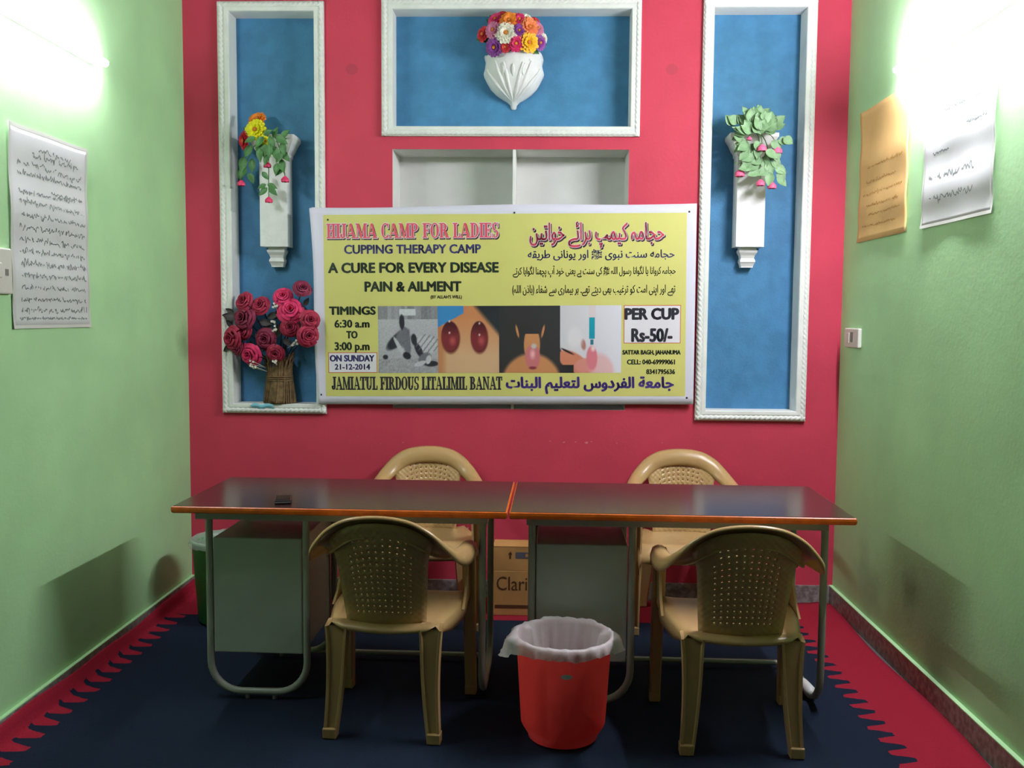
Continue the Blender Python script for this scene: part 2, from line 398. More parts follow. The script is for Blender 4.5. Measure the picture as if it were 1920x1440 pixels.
# ------------------------------------------------------------------ desks
def desk(label, cx, cy, rz, pl, pr, leg_x, sleeve=False):
    t = thing('desk', label, 'desk', (cx, cy, 0), rz, 'two desks set end to end')
    hw, hd = .61, .3075
    MB().bbox(-hw+.005, hw-.005, -hd+.005, hd-.005, .7355, .7605, .001).build('tabletop', m_lam, t)
    # rounded wooden lipping around the top
    prof = [(-.005, .7345), (.003, .7345), (.0075, .739), (.0085, .748), (.0075, .7565), (.0045, .7592), (-.005, .7592)]
    rings = []
    for sx, sy in ((-1,-1),(1,-1),(1,1),(-1,1),(-1,-1)):
        rings.append([(sx*(hw-.008+o_), sy*(hd-.008+o_), z) for o_, z in prof])
    MB().loft(rings, False, False, False).build('edging', m_edge, t)
    ap = MB()
    for a in ((-.55, .535, -.235, -.215), (-.55, .535, .225, .245), (-.55, -.53, -.215, .225), (.515, .535, -.215, .225)):
        ap.box(a[0], a[1], a[2], a[3], .698, .735)
    ap.build('apron', m_steel, t)
    def uframe(p0, p1, zb, r=.115):                         # one bent tube: down, round, across, round, up
        a, b = Vector((p0[0], p0[1], 0)), Vector((p1[0], p1[1], 0)); d = (b-a).normalized()
        path = [a+Vector((0,0,.70)), a+Vector((0,0,.4))]
        for k in range(9):
            th = pi/2*k/8; path.append(a + d*(r-r*cos(th)) + Vector((0,0,zb+r-r*sin(th))))
        for k in range(9):
            th = pi/2*(1-k/8); path.append(b - d*(r-r*cos(th)) + Vector((0,0,zb+r-r*sin(th))))
        path += [b+Vector((0,0,.4)), b+Vector((0,0,.70))]
        o = MB().tube(path, .0135, 12).build('leg', m_steel, t)
        L = (b-a).length
        for f in (.38, .66) if L < .4 else (.3, .74):
            c = a + d*L*f
            MB().lathe([(0, .0), (.009, .0), (.010, .004), (.008, zb-.008), (0, zb-.009)], 10, (c.x, c.y, .009)).build('glide', m_glide, o)
        return o
    zb = .036
    uframe((pl, -.205), (pr, -.205), zb); uframe((pl, .225), (pr, .225), zb)
    u = uframe((leg_x, -.2), (leg_x, .235), zb)
    if sleeve: MB().tube([(leg_x, .03, zb), (leg_x, .02, zb), (leg_x, -.05, zb+.003), (leg_x, -.085, zb+.004), (leg_x, -.095, zb)], [.0138, .017, .021, .023, .014], 14).build('sleeve', m_cord, u)['label'] = 'white plastic sleeve'
    MB().tube([(pr-.1, .225, zb), (leg_x-.012, .225, zb)], .011, 10).build('stretcher', m_steel, t)
    p = MB().bbox(pl+.016, pr-.016, -.212, .235, .186, .624, .004).build('pedestal', m_ped, t)
    MB().box(pl+.05, pr-.05, .2351, .243, .40, .60).build('drawer_front', m_ped, p)
    MB().box(pl+.05, pr-.05, .2351, .243, .21, .385).build('door', m_ped, p)
    return t
TH = -.0176
def tcenter(u):
    return (1.6951+u*cos(TH)-.3077*sin(TH), -1.4377+u*sin(TH)+.3077*cos(TH))
desk('brown topped steel desk standing on the left, mobile phone on it', *tcenter(-.614), TH, -.51, -.143, .515)
desk('brown topped steel desk standing on the right, behind the red bucket', *tcenter(.614), TH, -.53, -.163, .532, True)

# ------------------------------------------------------------------ plastic chairs
def half_path(pts): return [(-p[0], p[1], p[2]) for p in pts[:0:-1]] + list(pts)
CO = [(0,-.262,.792),(.10,-.259,.780),(.17,-.247,.744),(.225,-.215,.693),(.260,-.15,.652),(.272,-.05,.636),(.270,.08,.624),(.264,.17,.606),(.258,.215,.575)]
CI = [(0,-.240,.724),(.085,-.237,.713),(.135,-.224,.687),(.178,-.185,.657),(.206,-.13,.640),(.222,-.04,.630),(.222,.08,.620),(.216,.165,.603),(.21,.20,.575)]
def chair(label, loc, rz):
    t = thing('plastic_chair', label, 'chair', loc, rz, 'tan plastic armchairs around the desks')
    O, I = half_path(CO), half_path(CI)
    NU, NV = 96, 8
    mb = MB(); rings = []
    for k in range(NU+1):
        u = k/NU; a, b = interp(O, u), interp(I, u)
        tg = (interp(O, min(1, u+.01))-interp(O, max(0, u-.01))).normalized()
        n = tg.cross(b-a).normalized()
        if n.z + n.y*.6 < 0: n = -n
        e_ = max(0, min(1, (abs(2*u-1)-.22)/.4)); e_ = e_*e_*(3-2*e_); lp = lerp(.018, .046, e_)
        ring = [a - n*lp + (a-b)*.02, a - n*lp*.45 + (a-b)*.10]
        for q in range(NV+1):
            f = q/NV; ring.append(a.lerp(b, f) + n*(.013*sin(pi*f)**.8))
        ring += [b - n*.008, b - n*.014]
        rings.append(ring)
    mb.loft(rings, False, False, True)
    mb.build('arm_rim', m_chair, t, solid=.005)
    # perforated backrest
    def wid(z): return lerp(.140, .156, max(0, min(1, (z-.41)/.2))) + .055*max(0, (z-.60)/.15)**2
    def ztop(x):
        ax_ = abs(x); P = [(0,.772),(.05,.769),(.1,.757),(.14,.738),(.17,.722),(.21,.694)]
        for (x0, z0), (x1, z1) in zip(P, P[1:]):
            if ax_ <= x1: return lerp(z0, z1, (ax_-x0)/(x1-x0))
        return P[-1][1]
    def bp(s, q):
        z = .392 + q*(ztop(s*.205)-.392)
        return (s*wid(z), lerp(-.164, -.264, (z-.392)/.38) + .032*s*s - .003, z)
    nc, nr = 14, 17
    mb = MB()
    cx = [-1+2*i/nc for i in range(nc+1)]; rz_ = [j/nr for j in range(nr+1)]
    for j in range(nr):
        for i in range(nc):
            s0, s1, q0, q1 = cx[i], cx[i+1], rz_[j], rz_[j+1]
            hole = 2 <= i < nc-2 and 2 <= j < nr-2 and not (j >= nr-4 and (i < 3 or i >= nc-3))
            if not hole:
                mb.add([bp(s0,q0), bp(s1,q0), bp(s1,q1), bp(s0,q1)], [(0,1,2,3)], True); continue
            h = .385
            a0, a1, b0, b1 = lerp(s0,s1,h), lerp(s0,s1,1-h), lerp(q0,q1,h), lerp(q0,q1,1-h)
            mb.add([bp(s0,q0), bp(s1,q0), bp(s1,q1), bp(s0,q1), bp(a0,b0), bp(a1,b0), bp(a1,b1), bp(a0,b1)],
                   [(0,1,5,4),(1,2,6,5),(2,3,7,6),(3,0,4,7)], True)
    mb.build('backrest', m_weave, t, solid=.005, weld=True)
    # seat with turned-down skirt
    def sw(y): return interp([(.192,0,0),(.208,0,0),(.226,0,0),(.238,0,0),(.236,0,0),(.225,0,0)], (y+.185)/.42)[0]
    rings = []
    for k in range(25):
        f = k/24; y = -.185+.42*f; wx = sw(y)
        zc = .402 + .018*f + (-.05*max(0, (f-.86)/.14)**2)
        sk = lerp(.020, .05, min(1, f*4))
        ring = [(-wx-.002, y, zc-sk), (-wx-.001, y, zc-.012), (-wx+.012, y, zc+.004)]
        for q in range(1, 12):
            s = -1+2*q/12
            ring.append((s*(wx-.02), y + (-.018*(1-s*s) if k == 0 else 0), zc - (.010*(1-s*s) if k == 0 else 0) - .016*(1-s*s)*sin(pi*min(1, f*1.1))))
        ring += [(wx-.012, y, zc+.004), (wx+.001, y, zc-.012), (wx+.002, y, zc-sk)]
        rings.append(ring)
    first = [(p[0], p[1]-.003, p[2]-(.014 if abs(p[0]) < .17 else .0)) for p in rings[0]]
    last = [(p[0], p[1]+.003, p[2]-.03) for p in rings[-1]]
    MB().loft([first]+rings+[last], False, False, True).build('seat', m_chair, t, solid=.004)
    # legs: open channels with a block foot
    def leg(top, bot, wt, wb, dt, db, sgn, back_):
        mb = MB(); rings = []; d = -1 if back_ else 1
        for k in range(13):
            f = k/12; c = Vector(top).lerp(Vector(bot), f)
            if back_: c.x += sgn*.012*sin(pi*f)*(-.6)
            w_, dd = lerp(wt, wb, f**.7)/2, lerp(dt, db, f)/2; th = .007
            xo = [(-w_, d*dd), (-w_+th, d*dd), (-w_+th+.004, d*dd*(.62 if back_ else -.35)), (w_-th-.004, d*dd*(.62 if back_ else -.35)), (w_-th, d*dd), (w_, d*dd), (w_, -d*dd*.7), (w_-.006, -d*dd), (-w_+.006, -d*dd), (-w_, -d*dd*.7)]
            slope = .012*(1-f)**6 if back_ else 0
            rings.append([(c.x+x, c.y+y, c.z-slope*(1 if y*d > 0 else 0)) for x, y in xo])
        mb.loft(rings, True, True, False)
        o = mb.build('leg', m_chair, t)
        b = Vector(bot)
        MB().bbox(b.x-wb/2-.001, b.x+wb/2+.001, b.y-db/2-.003, b.y+db/2+.002, .009, .046, .004).build('foot', m_chair, o)
    for s in (-1, 1):
        leg((s*.164, -.170, .406), (s*.181, -.205, .0095), .078, .045, .054, .038, s, True)
        leg((s*.234, .196, .60), (s*.241, .222, .0095), .05, .04, .05, .036, s, False)
        # shoulder joining the seat side to the arm front
        rings = []
        for k in range(7):
            f = k/6; z = lerp(.40, .60, f); y0 = lerp(.02, .165, f**.6)
            rings.append([(s*(.236-.002*f), y0, z), (s*(.245-.002*f), y0+.004, z), (s*.246, .205, z), (s*.236, .205, z)])
        MB().loft(rings, True, True, False).build('arm_support', m_chair, t)
    return t
chair('tan plastic chair seen from behind, pushed under the left desk', (1.293, -1.432, 0), radians(-4.5))
chair('tan plastic chair seen from behind, pushed under the right desk', (2.487, -1.487, 0), radians(-1))
chair('tan plastic chair facing forward against the red wall behind the left desk', (1.268, -.325, 0), pi+radians(5))
chair('tan plastic chair facing forward against the red wall behind the right desk', (2.500, -.325, 0), pi+radians(-3))

# ------------------------------------------------------------------ red bucket with bag
bk = thing('waste_bucket', 'red plastic bucket lined with a white bag in front of the desks', 'bucket', (1.895, -1.575, .008)); bk.scale = (1.07, 1.07, 1)
n = 64; rings = []
prof = [(.0, .004), (.098, .004), (.112, .008), (.1125, .022), (.118, .026), (.132, .05), (.136, .06), (.1525, .345), (.158, .352), (.158, .358), (.150, .356), (.150, .345)]
for r, z in prof:
    rings.append([(r*(1+(.006*cos(16*2*pi*k/n) if .1 < z < .3 else 0))*cos(2*pi*k/n), r*(1+(.006*cos(16*2*pi*k/n) if .1 < z < .3 else 0))*sin(2*pi*k/n), z) for k in range(n)])
MB().loft(rings, True, False).build('body', m_bucket, bk)
n = 120; rings = []
def fold(th, k): return .45*sin(7*th+1.3)+.3*sin(13*th+.4+.25*k)+.28*sin(23*th+2-.3*k)+.22*sin(37*th+.5*k)
for k, (r, z, wr, wz) in enumerate([(.06, .055, .004, 0), (.112, .065, .009, 0), (.124, .16, .010, 0), (.133, .27, .008, 0), (.144, .345, .002, .001), (.149, .361, .002, .003), (.156, .3665, .003, .004), (.1635, .360, .004, .003), (.167, .350, .006, .004), (.167, .338, .008, .005), (.166, .328, .009, .009)]):
    ring = []
    for i in range(n):
        th = 2*pi*i/n; fo = fold(th, k)
        bulge = max(0, cos(th-pi*1.05))**14*.046 + max(0, cos(th+.05))**26*.026
        inn = max(0, sin(3*th+.5))**14*.02 if 1 < k < 5 else 0
        rr = r + wr*fo + (bulge*(k-6)/4 if k > 6 else 0) - inn
        zz = z + wz*fo - (bulge*.7 if k > 8 else 0)
        ring.append((rr*cos(th), rr*sin(th), zz))
    rings.append(ring)
MB().loft(rings, True, False).build('bag_liner', m_bag, bk)['label'] = 'white plastic bag turned over the rim'
mb = MB()
def stk(u, v):
    a = 2*pi*u; x = .0185*v*cos(a); z = .272+.0085*v*sin(a); r_ = lerp(.1365, .1525, (z-.06)/.285)+.0028
    th = -pi/2+.035+x/r_; return (r_*cos(th), r_*sin(th), z)
mb.grid(stk, 24, 2)
mb.build('sticker', m_paper, bk)['label'] = 'small white oval sticker'

gb = thing('waste_bin', 'green plastic bin with white liner in the corner behind left desk', 'bin', (.335, -.42, .008))
MB().lathe([(0, .004), (.13, .004), (.138, .012), (.162, .375), (.168, .38), (.168, .392), (.160, .39), (.155, .375), (.132, .02), (0, .02)], 40).build('body', m_gbin, gb)
rings = []
for k, (r, z, a) in enumerate([(.14, .2, .003), (.152, .36, .002), (.158, .396, .001), (.166, .399, .002), (.1735, .388, .003), (.175, .368, .004)]):
    rings.append([((r+a*fold(2*pi*i/80, k))*cos(2*pi*i/80), (r+a*fold(2*pi*i/80, k))*sin(2*pi*i/80), z+a*fold(2*pi*i/80+1, k)) for i in range(80)])
MB().loft(rings, True, False).build('bag_liner', m_clear, gb)

# ------------------------------------------------------------------ lettering
def text_mb(s, x0, x1, z0, z1, bold=0, y=0., grow=0):
    inset = 0 if bold < 0 else bold*.8; bold = abs(bold)
    cu = bpy.data.curves.new('lettering', 'FONT'); cu.body = s; cu.offset = grow; cu.resolution_u = 3
    ob = bpy.data.objects.new('lettering', cu); C.objects.link(ob); bpy.context.view_layer.update()
    me = bpy.data.meshes.new_from_object(ob.evaluated_get(bpy.context.evaluated_depsgraph_get()))
    vx = [v.co.x for v in me.vertices]; vy = [v.co.y for v in me.vertices]
    ax0, ax1, ay0, ay1 = min(vx), max(vx), min(vy), max(vy)
    mb = MB()
    g = bold; shifts = [(0, 0)] if not g else [(g*cos(q), g*.75*sin(q)) for q in [pi/4*i for i in range(8)]]
    for gx, gz in shifts:
        mb.add([(lerp(x0+abs(inset), x1-abs(inset), (v.co.x-ax0)/(ax1-ax0))+gx, y, lerp(z0+abs(inset), z1-abs(inset), (v.co.y-ay0)/(ay1-ay0))+gz) for v in me.vertices], [list(p.vertices) for p in me.polygons])
    bpy.data.objects.remove(ob); bpy.data.meshes.remove(me); bpy.data.curves.remove(cu)
    return mb
# bold condensed serif capitals built from bars and bowls (unit height, own widths)
T, S = .21, .075     # stem and thin stroke
def R_(x0, y0, x1, y1): return ('p', [(x0,y0),(x1,y0),(x1,y1),(x0,y1)])
def serif(x, y, w=.16): return R_(x-w, y, x+T+w, y+S) if y < .5 else R_(x-w, y-S, x+T+w, y)
def stem(x, w=.10): return [R_(x, 0, x+T, 1), serif(x, 0, w), serif(x, 1, w)]
def bowl(cx, cy, rx, ry, a0, a1, thick=T, thin=S): return ('a', cx, cy, rx, ry, a0, a1, thick, thin)
GL = {
 'H': (.84, stem(.1)+stem(.53)+[R_(.2,.46,.6,.55)]),
 'I': (.41, stem(.1)),
 'J': (.5, [R_(.22,.2,.43,1), serif(.22,1,.1), bowl(.2,.2,.23,.2,180,360,T*.9,.1), ('p',[(-.02,.16),(.16,.16),(.16,.3),(-.02,.3)])]),
 'A': (.86, [('p',[(.33,1),(.51,1),(.82,0),(.58,0)]), ('p',[(.33,1),(.40,1),(.17,0),(.08,0)]), R_(.2,.28,.62,.36), R_(0,0,.27,S), R_(.48,0,.9,S)]),
 'M': (1.02, [R_(.1,0,.18,1), R_(.72,0,.93,1), ('p',[(.08,1),(.32,1),(.55,.12),(.44,.0)]), ('p',[(.74,1),(.82,1),(.55,0),(.44,0)]), R_(0,0,.28,S), R_(.62,0,1.03,S), R_(0,1-S,.2,1), R_(.8,1-S,1.03,1)]),
 'C': (.72, [bowl(.40,.5,.36,.52,48,312), R_(.60,.66,.68,1.0), R_(.60,.0,.66,.26)]),
 'P': (.74, stem(.1)+[bowl(.36,.73,.33,.27,-90,90), R_(.25,.94,.42,1), R_(.25,.46,.42,.53)]),
 'F': (.68, stem(.1)+[R_(.2,1-S,.64,1), R_(.58,.7,.65,1), R_(.25,.47,.5,.55), R_(.45,.38,.52,.64)]),
 'O': (.80, [bowl(.40,.5,.37,.52,0,360)]),
 'R': (.84, stem(.1)+[bowl(.36,.74,.30,.26,-90,90), R_(.25,.94,.42,1), R_(.25,.48,.42,.55), ('p',[(.36,.52),(.56,.52),(.84,0),(.60,0)]), R_(.56,0,.88,S)]),
 'L': (.66, stem(.1)+[R_(.2,0,.62,S), R_(.56,0,.64,.3)]),
 'D': (.80, stem(.1)+[bowl(.36,.5,.40,.5,-90,90), R_(.25,1-S,.42,1), R_(.25,0,.42,S)]),
 'E': (.70, stem(.1)+[R_(.2,1-S,.64,1), R_(.57,.72,.64,1), R_(.25,.47,.5,.55), R_(.44,.38,.51,.64), R_(.2,0,.66,S), R_(.59,0,.66,.28)]),
 'S': (.62, [bowl(.31,.74,.26,.28,50,270,T*.8), bowl(.31,.26,.27,.28,-130,90,T*.8), ('p',[(.1,.66),(.28,.58),(.54,.36),(.36,.44)]), R_(.5,.72,.57,1.0), R_(.05,0,.12,.28)]),
 'T': (.74, [R_(.27,0,.48,1), R_(.15,0,.6,S), R_(.0,1-S,.74,1), R_(0,.7,.08,1), R_(.66,.7,.74,1)]),
 'U': (.84, [R_(.1,.3,.31,1), serif(.1,1,.1), R_(.62,.3,.70,1), R_(.54,1-S,.82,1), bowl(.40,.32,.30,.34,180,360,T,.09)]),
 'B': (.78, stem(.1)+[bowl(.36,.75,.28,.25,-90,90), bowl(.38,.26,.33,.26,-90,90), R_(.25,.94,.42,1), R_(.25,.47,.42,.54), R_(.25,0,.42,S)]),
 'N': (.90, [R_(.12,0,.20,1), R_(.68,0,.76,1), ('p',[(.08,1),(.32,1),(.77,0),(.62,0)]), R_(.02,0,.32,S), R_(.56,1-S,.88,1), R_(.02,1-S,.2,1)]),
}
def serif_mb(s, x0, x1, z0, z1, grow=0, y=0.):
    tot = sum(.36 if ch == ' ' else GL[ch][0] for ch in s)
    kx, kz = (x1-x0)/tot, (z1-z0); mb = MB(); cx = 0
    for ch in s:
        if ch == ' ': cx += .36; continue
        for g in GL[ch][1]:
            if g[0] == 'p':
                P = [(x0+(cx+p[0])*kx, z0+p[1]*kz) for p in g[1]]
                if grow:
                    mx, mz = sum(p[0] for p in P)/4, sum(p[1] for p in P)/4
                    P = [(p[0]+(grow if p[0] > mx else -grow), p[1]+(grow if p[1] > mz else -grow)) for p in P]
                mb.add([(p[0], y, p[1]) for p in P], [(0,1,2,3)])
            else:
                _, bx, bz, rx, rz, a0, a1, tk, tn = g; n = max(6, int((a1-a0)/15)); vs = []
                for i in range(n+1):
                    a = radians(lerp(a0, a1, i/n)); ca, sa = cos(a), sin(a)
                    wd = lerp(tn, tk, abs(ca)**1.5)
                    ex, ez = x0+(cx+bx+rx*ca)*kx, z0+(bz+rz*sa)*kz
                    ix, iz = x0+(cx+bx+(rx-wd)*ca)*kx, z0+(bz+(rz-lerp(tn, tk*.6, abs(ca)))*sa)*kz
                    vs += [(ex+grow*ca, y, ez+grow*sa), (ix-grow*ca, y, iz-grow*sa)]
                mb.add(vs, [(2*i, 2*i+1, 2*i+3, 2*i+2) for i in range(n)])
        cx += GL[ch][0]
    return mb

# ------------------------------------------------------------------ banner
bn = thing('banner', 'yellow printed vinyl banner pinned across the red wall above the desks', 'banner', (.71, -.0275, 1.5))
bn.rotation_euler = (0, -.0105, 0)
def by(x, z):                                               # gentle waves of the hanging sheet
    wav = .0016*sin(9*x+.6)+.0010*sin(17*x+2*z)+.0008*sin(5*z+3*x)
    edge = -.02*max(0, (-x)/.06)**1.4*(1+.4*sin(6*z)) if x < 0 else 0
    return wav + edge
def bx_left(z): return lerp(-.037, -.060, (z+.4986)/.988) + .006*sin(7*z)
def sheet(u, v):
    z = lerp(-.4985, .4935, v); xl = bx_left(z); x = lerp(xl, lerp(1.862, 1.869, v), u)
    if v == 1: z += .010*u - .004*sin(9*u) - (.006 if u == 0 else 0)
    return (x, by(x, z), z)
MB().grid(sheet, 120, 30).build('vinyl_sheet', m_vinyl, bn, solid=.0006)
def on_banner(mb, off):
    mb.v = [(x, by(x, z)-off, z) for x, _, z in mb.v]; return mb
on_banner(MB().grid(lambda u, v: (lerp(.002, 1.820, u), 0, lerp(-.457, .457, v)), 110, 30), .0009).build('yellow_print', m_yellow, bn)
def letter(mb, m, off=.0018): return on_banner(mb, off).build('lettering', m, bn)
def rectm(x0, x1, z0, z1): return MB().grid(lambda u, v: (lerp(x0, x1, u), 0, lerp(z0, z1, v)), 24, 8)
hb = (.0176, .8854, .3398, .4127)
letter(serif_mb('HIJAMA CAMP FOR LADIES', hb[0]+.005, hb[1]+.005, hb[2]-.007, hb[3]-.007, .0022), m_shade, .0014)
letter(serif_mb('HIJAMA CAMP FOR LADIES', *hb, .0030), m_wink, .0018)
letter(serif_mb('HIJAMA CAMP FOR LADIES', *hb, .0002), m_pink, .0022)
letter(text_mb('CUPPING THERAPY CAMP', .1057, .7953, .2609, .3077, .0022), m_navyink)
letter(text_mb('A CURE FOR EVERY DISEASE', .0227, .8843, .1648, .2187, .0032), m_greenink)
letter(text_mb('PAIN & AILMENT', .2068, .6963, .0708, .1237, .0032), m_greenink)
letter(text_mb("(BY ALLAH'S WILL)", .5404, .6986, .0313, .0537, .0006), m_blackink)
letter(text_mb('TIMINGS', .0245, .262, -.0453, -.0008, .0030), m_greenink)
letter(text_mb('6:30 a.m', .0509, .2293, -.1095, -.0684, .0022), m_greenink)
letter(text_mb('TO', .1103, .1677, -.1642, -.1248, .0024), m_greenink)
letter(text_mb('3:00 p.m', .0496, .2281, -.2365, -.1814, .0022), m_greenink)
def boxed(x0, x1, z0, z1):
    on_banner(rectm(x0, x1, z0, z1), .0014).build('outlined_box', m_boxline, bn)
    e = .0035
    on_banner(rectm(x0+e, x1-e, z0+e, z1-e), .0017).build('white_box', m_wink, bn)
boxed(.0165, .2666, -.3382, -.2338)
letter(text_mb('ON SUNDAY', .024, .2524, -.2813, -.2467, .0023), m_navyink, .0021)
letter(text_mb('21-12-2014', .0486, .2299, -.3225, -.2924, .0016), m_navyink, .0021)
letter(serif_mb('JAMIATUL FIRDOUS LITALIMIL BANAT', .0336, .8993, -.4234, -.3585, .0009), m_blackink)
boxed(1.5111, 1.7951, -.1909, .0002)
letter(text_mb('PER CUP', 1.5153, 1.786, -.0739, -.0128, .0044), m_blackink, .0021)
letter(text_mb('Rs-50/-', 1.5492, 1.7539, -.1853, -.1144, .0040), m_blackink, .0021)
letter(text_mb('SATTAR BAGH, JAHANUMA', 1.5055, 1.7957, -.2538, -.2239, .0015), m_greenink)
letter(text_mb('CELL: 040-69999061', 1.529, 1.7682, -.2971, -.2716, .0014), m_greenink)
letter(text_mb('8341795636', 1.6255, 1.7687, -.3461, -.3206, .0014), m_greenink)
AR1 = '\ufee6\ufbff\ufe97\ufe8d\ufeee\ufea7 \ufbaf\ufe8b\ufe8d\ufeae\ufe91 \ufb57\ufee4\ufbff\ufb90 \ufba7\ufee3\ufe8e\ufea0\ufea3'
AR2 = '\ufeea\ufed8\ufbfe\ufeae\ufec3 \ufbfd\ufee7\ufe8e\ufee7\ufeee\ufbfe \ufead\ufeed\ufe8d \ufdfa \ufbfc\ufeee\ufe92\ufee7 \ufe96\ufee8\ufeb3 \ufeea\ufee3\ufe8e\ufea0\ufea3'
AR3 = '\ufbaf\ufe97\ufeae\ufb90 \ufe8e\ufbfe\ufe8d\ufeee\ufb95\ufedf \ufe8e\ufee8\ufbad\ufb7d\ufb58 \ufb56\ufe81 \ufea9\ufeee\ufea7 \ufbfd\ufee8\ufecc\ufbfe \ufbaf\ufba8 \ufe96\ufee8\ufeb3 \ufbfd\ufb90 \ufdfa \ufba7\ufee0\ufedf\ufe8d \ufedd\ufeee\ufeb3\ufead \ufe8e\ufee7\ufe8d\ufeee\ufb95\ufedf \ufe8e\ufbfe \ufe8e\ufee7\ufe8d\ufeed\ufeae\ufb90 \ufba7\ufee3\ufe8e\ufea0\ufea3'
AR4 = '(\ufba7\ufee0\ufedf\ufe8d \ufee5\ufeab\ufe8e\ufe91) \u0621\ufe8e\ufed4\ufeb7 \ufbaf\ufeb3 \ufbfc\ufead\ufe8e\ufee4\ufbff\ufe91 \ufeae\ufba8 \u06d4\ufbaf\ufbad\ufe97 \ufbaf\ufe98\ufbfe\ufea9 \ufbfd\ufbad\ufe91 \ufe90\ufbff\ufecf\ufeae\ufe97 \ufeee\ufb90 \ufe96\ufee3\ufe8d \ufbfd\ufee8\ufb58\ufe8d \ufead\ufeed\ufe8d \ufbaf\ufbad\ufe97'
AR5 = '\ufe95\ufe8e\ufee8\ufe92\ufedf\ufe8d \ufee2\ufef4\ufee0\ufecc\ufe98\ufedf \ufeb1\ufeed\ufea9\ufeae\ufed4\ufedf\ufe8d \ufe94\ufecc\ufee3\ufe8e\ufe9f'
ab = (1.0401, 1.7075, .2861, .4151)
letter(text_mb(AR1, ab[0]+.005, ab[1]+.005, ab[2]-.007, ab[3]-.007, -.0045), m_shade, .0014)
letter(text_mb(AR1, *ab, -.0045), m_wink, .0018)
letter(text_mb(AR1, *ab, -.0015), m_pink, .0022)
letter(text_mb(AR2, 1.0304, 1.761, .2232, .2795, .0010), m_navyink)
letter(text_mb(AR3, .9555, 1.7672, .139, .1985, .0005), m_greenink)
letter(text_mb(AR4, .9525, 1.7662, .046, .1025, .0005), m_greenink)
letter(text_mb(AR5, .9184, 1.7634, -.4467, -.3565, .0034), m_purpink)
# four printed photographs: a colour per point of a fine sheet
def el(u, v, cx, cz, rx, rz, a=0):
    dx, dz = u-cx, v-cz; c, s = cos(radians(a)), sin(radians(a))
    return sqrt(((dx*c+dz*s)/rx)**2+((-dx*s+dz*c)/rz)**2)
def mix(a, b, t):
    t = max(0, min(1, t)); return tuple(x+(y-x)*t for x, y in zip(a, b))
def soft(d, w=.12): return max(0, min(1, (1-d)/w))
def hsh(i, j):
    x = sin(i*12.9898+j*78.233)*43758.5453; return x-math.floor(x)
def ph1(u, v):      # grey print of two people crouching on the ground
    g = 168+14*v
    if v < .22: g = 148+20*hsh(int(u*40), int(v*40))
    if v > .80: g = 120+40*hsh(int(u*18), 3)
    if .36 < u < .63 and .86 < v < .96: g = 205
    c = (g, g, g+4)
    D, Lt, Mid = (44, 44, 52), (190, 190, 194), (110, 110, 118)
    for (cx, cz, rx, rz, a, k) in ((.33,.50,.26,.10,38,D), (.42,.52,.14,.15,0,Mid), (.48,.44,.07,.2,10,Mid), (.40,.76,.05,.13,2,D), (.46,.64,.04,.06,20,Mid), (.36,.38,.035,.22,32,Lt), (.48,.26,.08,.06,-20,D), (.12,.24,.05,.04,0,D),
                                   (.80,.42,.22,.15,-6,Lt), (.60,.50,.055,.10,8,D), (.68,.34,.06,.14,30,D), (.78,.22,.13,.09,25,Mid), (.88,.14,.14,.05,0,D), (.70,.14,.12,.04,18,Lt), (.84,.20,.05,.08,-20,Lt)):
        c = mix(c, k, soft(el(u, v, cx, cz, rx, rz, a), .25))
    if v > .3 and el(u, v, .82, .44, .2, .14) < 1 and sin(u*70-v*60) > .55: c = mix(c, Mid, .7)
    n = 18*(hsh(int(u*72), int(v*80))-.5); return tuple(x+n for x in c)
def ph2(u, v):      # a back with two dark cupping glasses
    c = mix((208, 168, 130), (196, 128, 84), (v-.25)/.6)
    c = mix(c, (176, 104, 62), soft(el(u, v, 0, .3, .16, .9), .6)*.6)
    c = mix(c, (40, 44, 50), (u-lerp(1.02, .60, (v-.5)/.45))/.10)
    if u < .42 and v > .68+u*.5: c = (62, 132, 190)
    for cx, cz, rx, rz, h in ((.20, .55, .15, .23, (.19, .60)), (.67, .55, .14, .23, (.68, .57))):
        d = el(u, v, cx, cz, rx, rz)
        c = mix(c, (96, 40, 36), soft(el(u, v, cx+.01, cz-.03, rx*1.12, rz*1.1), .2))
        c = mix(c, (122, 44, 50), soft(d, .1)); c = mix(c, (60, 22, 28), soft(d, .1)*max(0, min(1, (v-cz)/.2)))
        c = mix(c, (190, 92, 90), soft(el(u, v, cx+.04, cz-.07, .07, .09), .8)*.8)
        for hh in (h, (h[0], h[1]+.17)): c = mix(c, (235, 214, 208), soft(el(u, v, hh[0], hh[1], .022, .026), .8))
    return c
def ph3(u, v):      # nape of a neck between dark cloth and hair, with one cup
    c = (50, 48, 50)
    body = soft(el(u, v, .53, -.18, .52, .50), .12); neck = soft(el(u, v, .54, .42, .14, .30), .12)
    c = mix(c, (196, 134, 88), max(body, neck if v < .58 else 0))
    for cx, a in ((.30, 14), (.72, -14)): c = mix(c, (196, 130, 84), soft(el(u, v, cx, .62, .022, .12, a), .4))
    d = el(u, v, .55, .24, .13, .20)
    c = mix(c, (196, 110, 116), soft(d, .12)); c = mix(c, (232, 176, 180), soft(el(u, v, .55, .28, .06, .10), .8))
    c = mix(c, (190, 186, 178), soft(el(u, v, .57, .40, .06, .05), .5)); c = mix(c, (130, 52, 60), soft(el(u, v, .55, .075, .08, .03), .5))
    return c
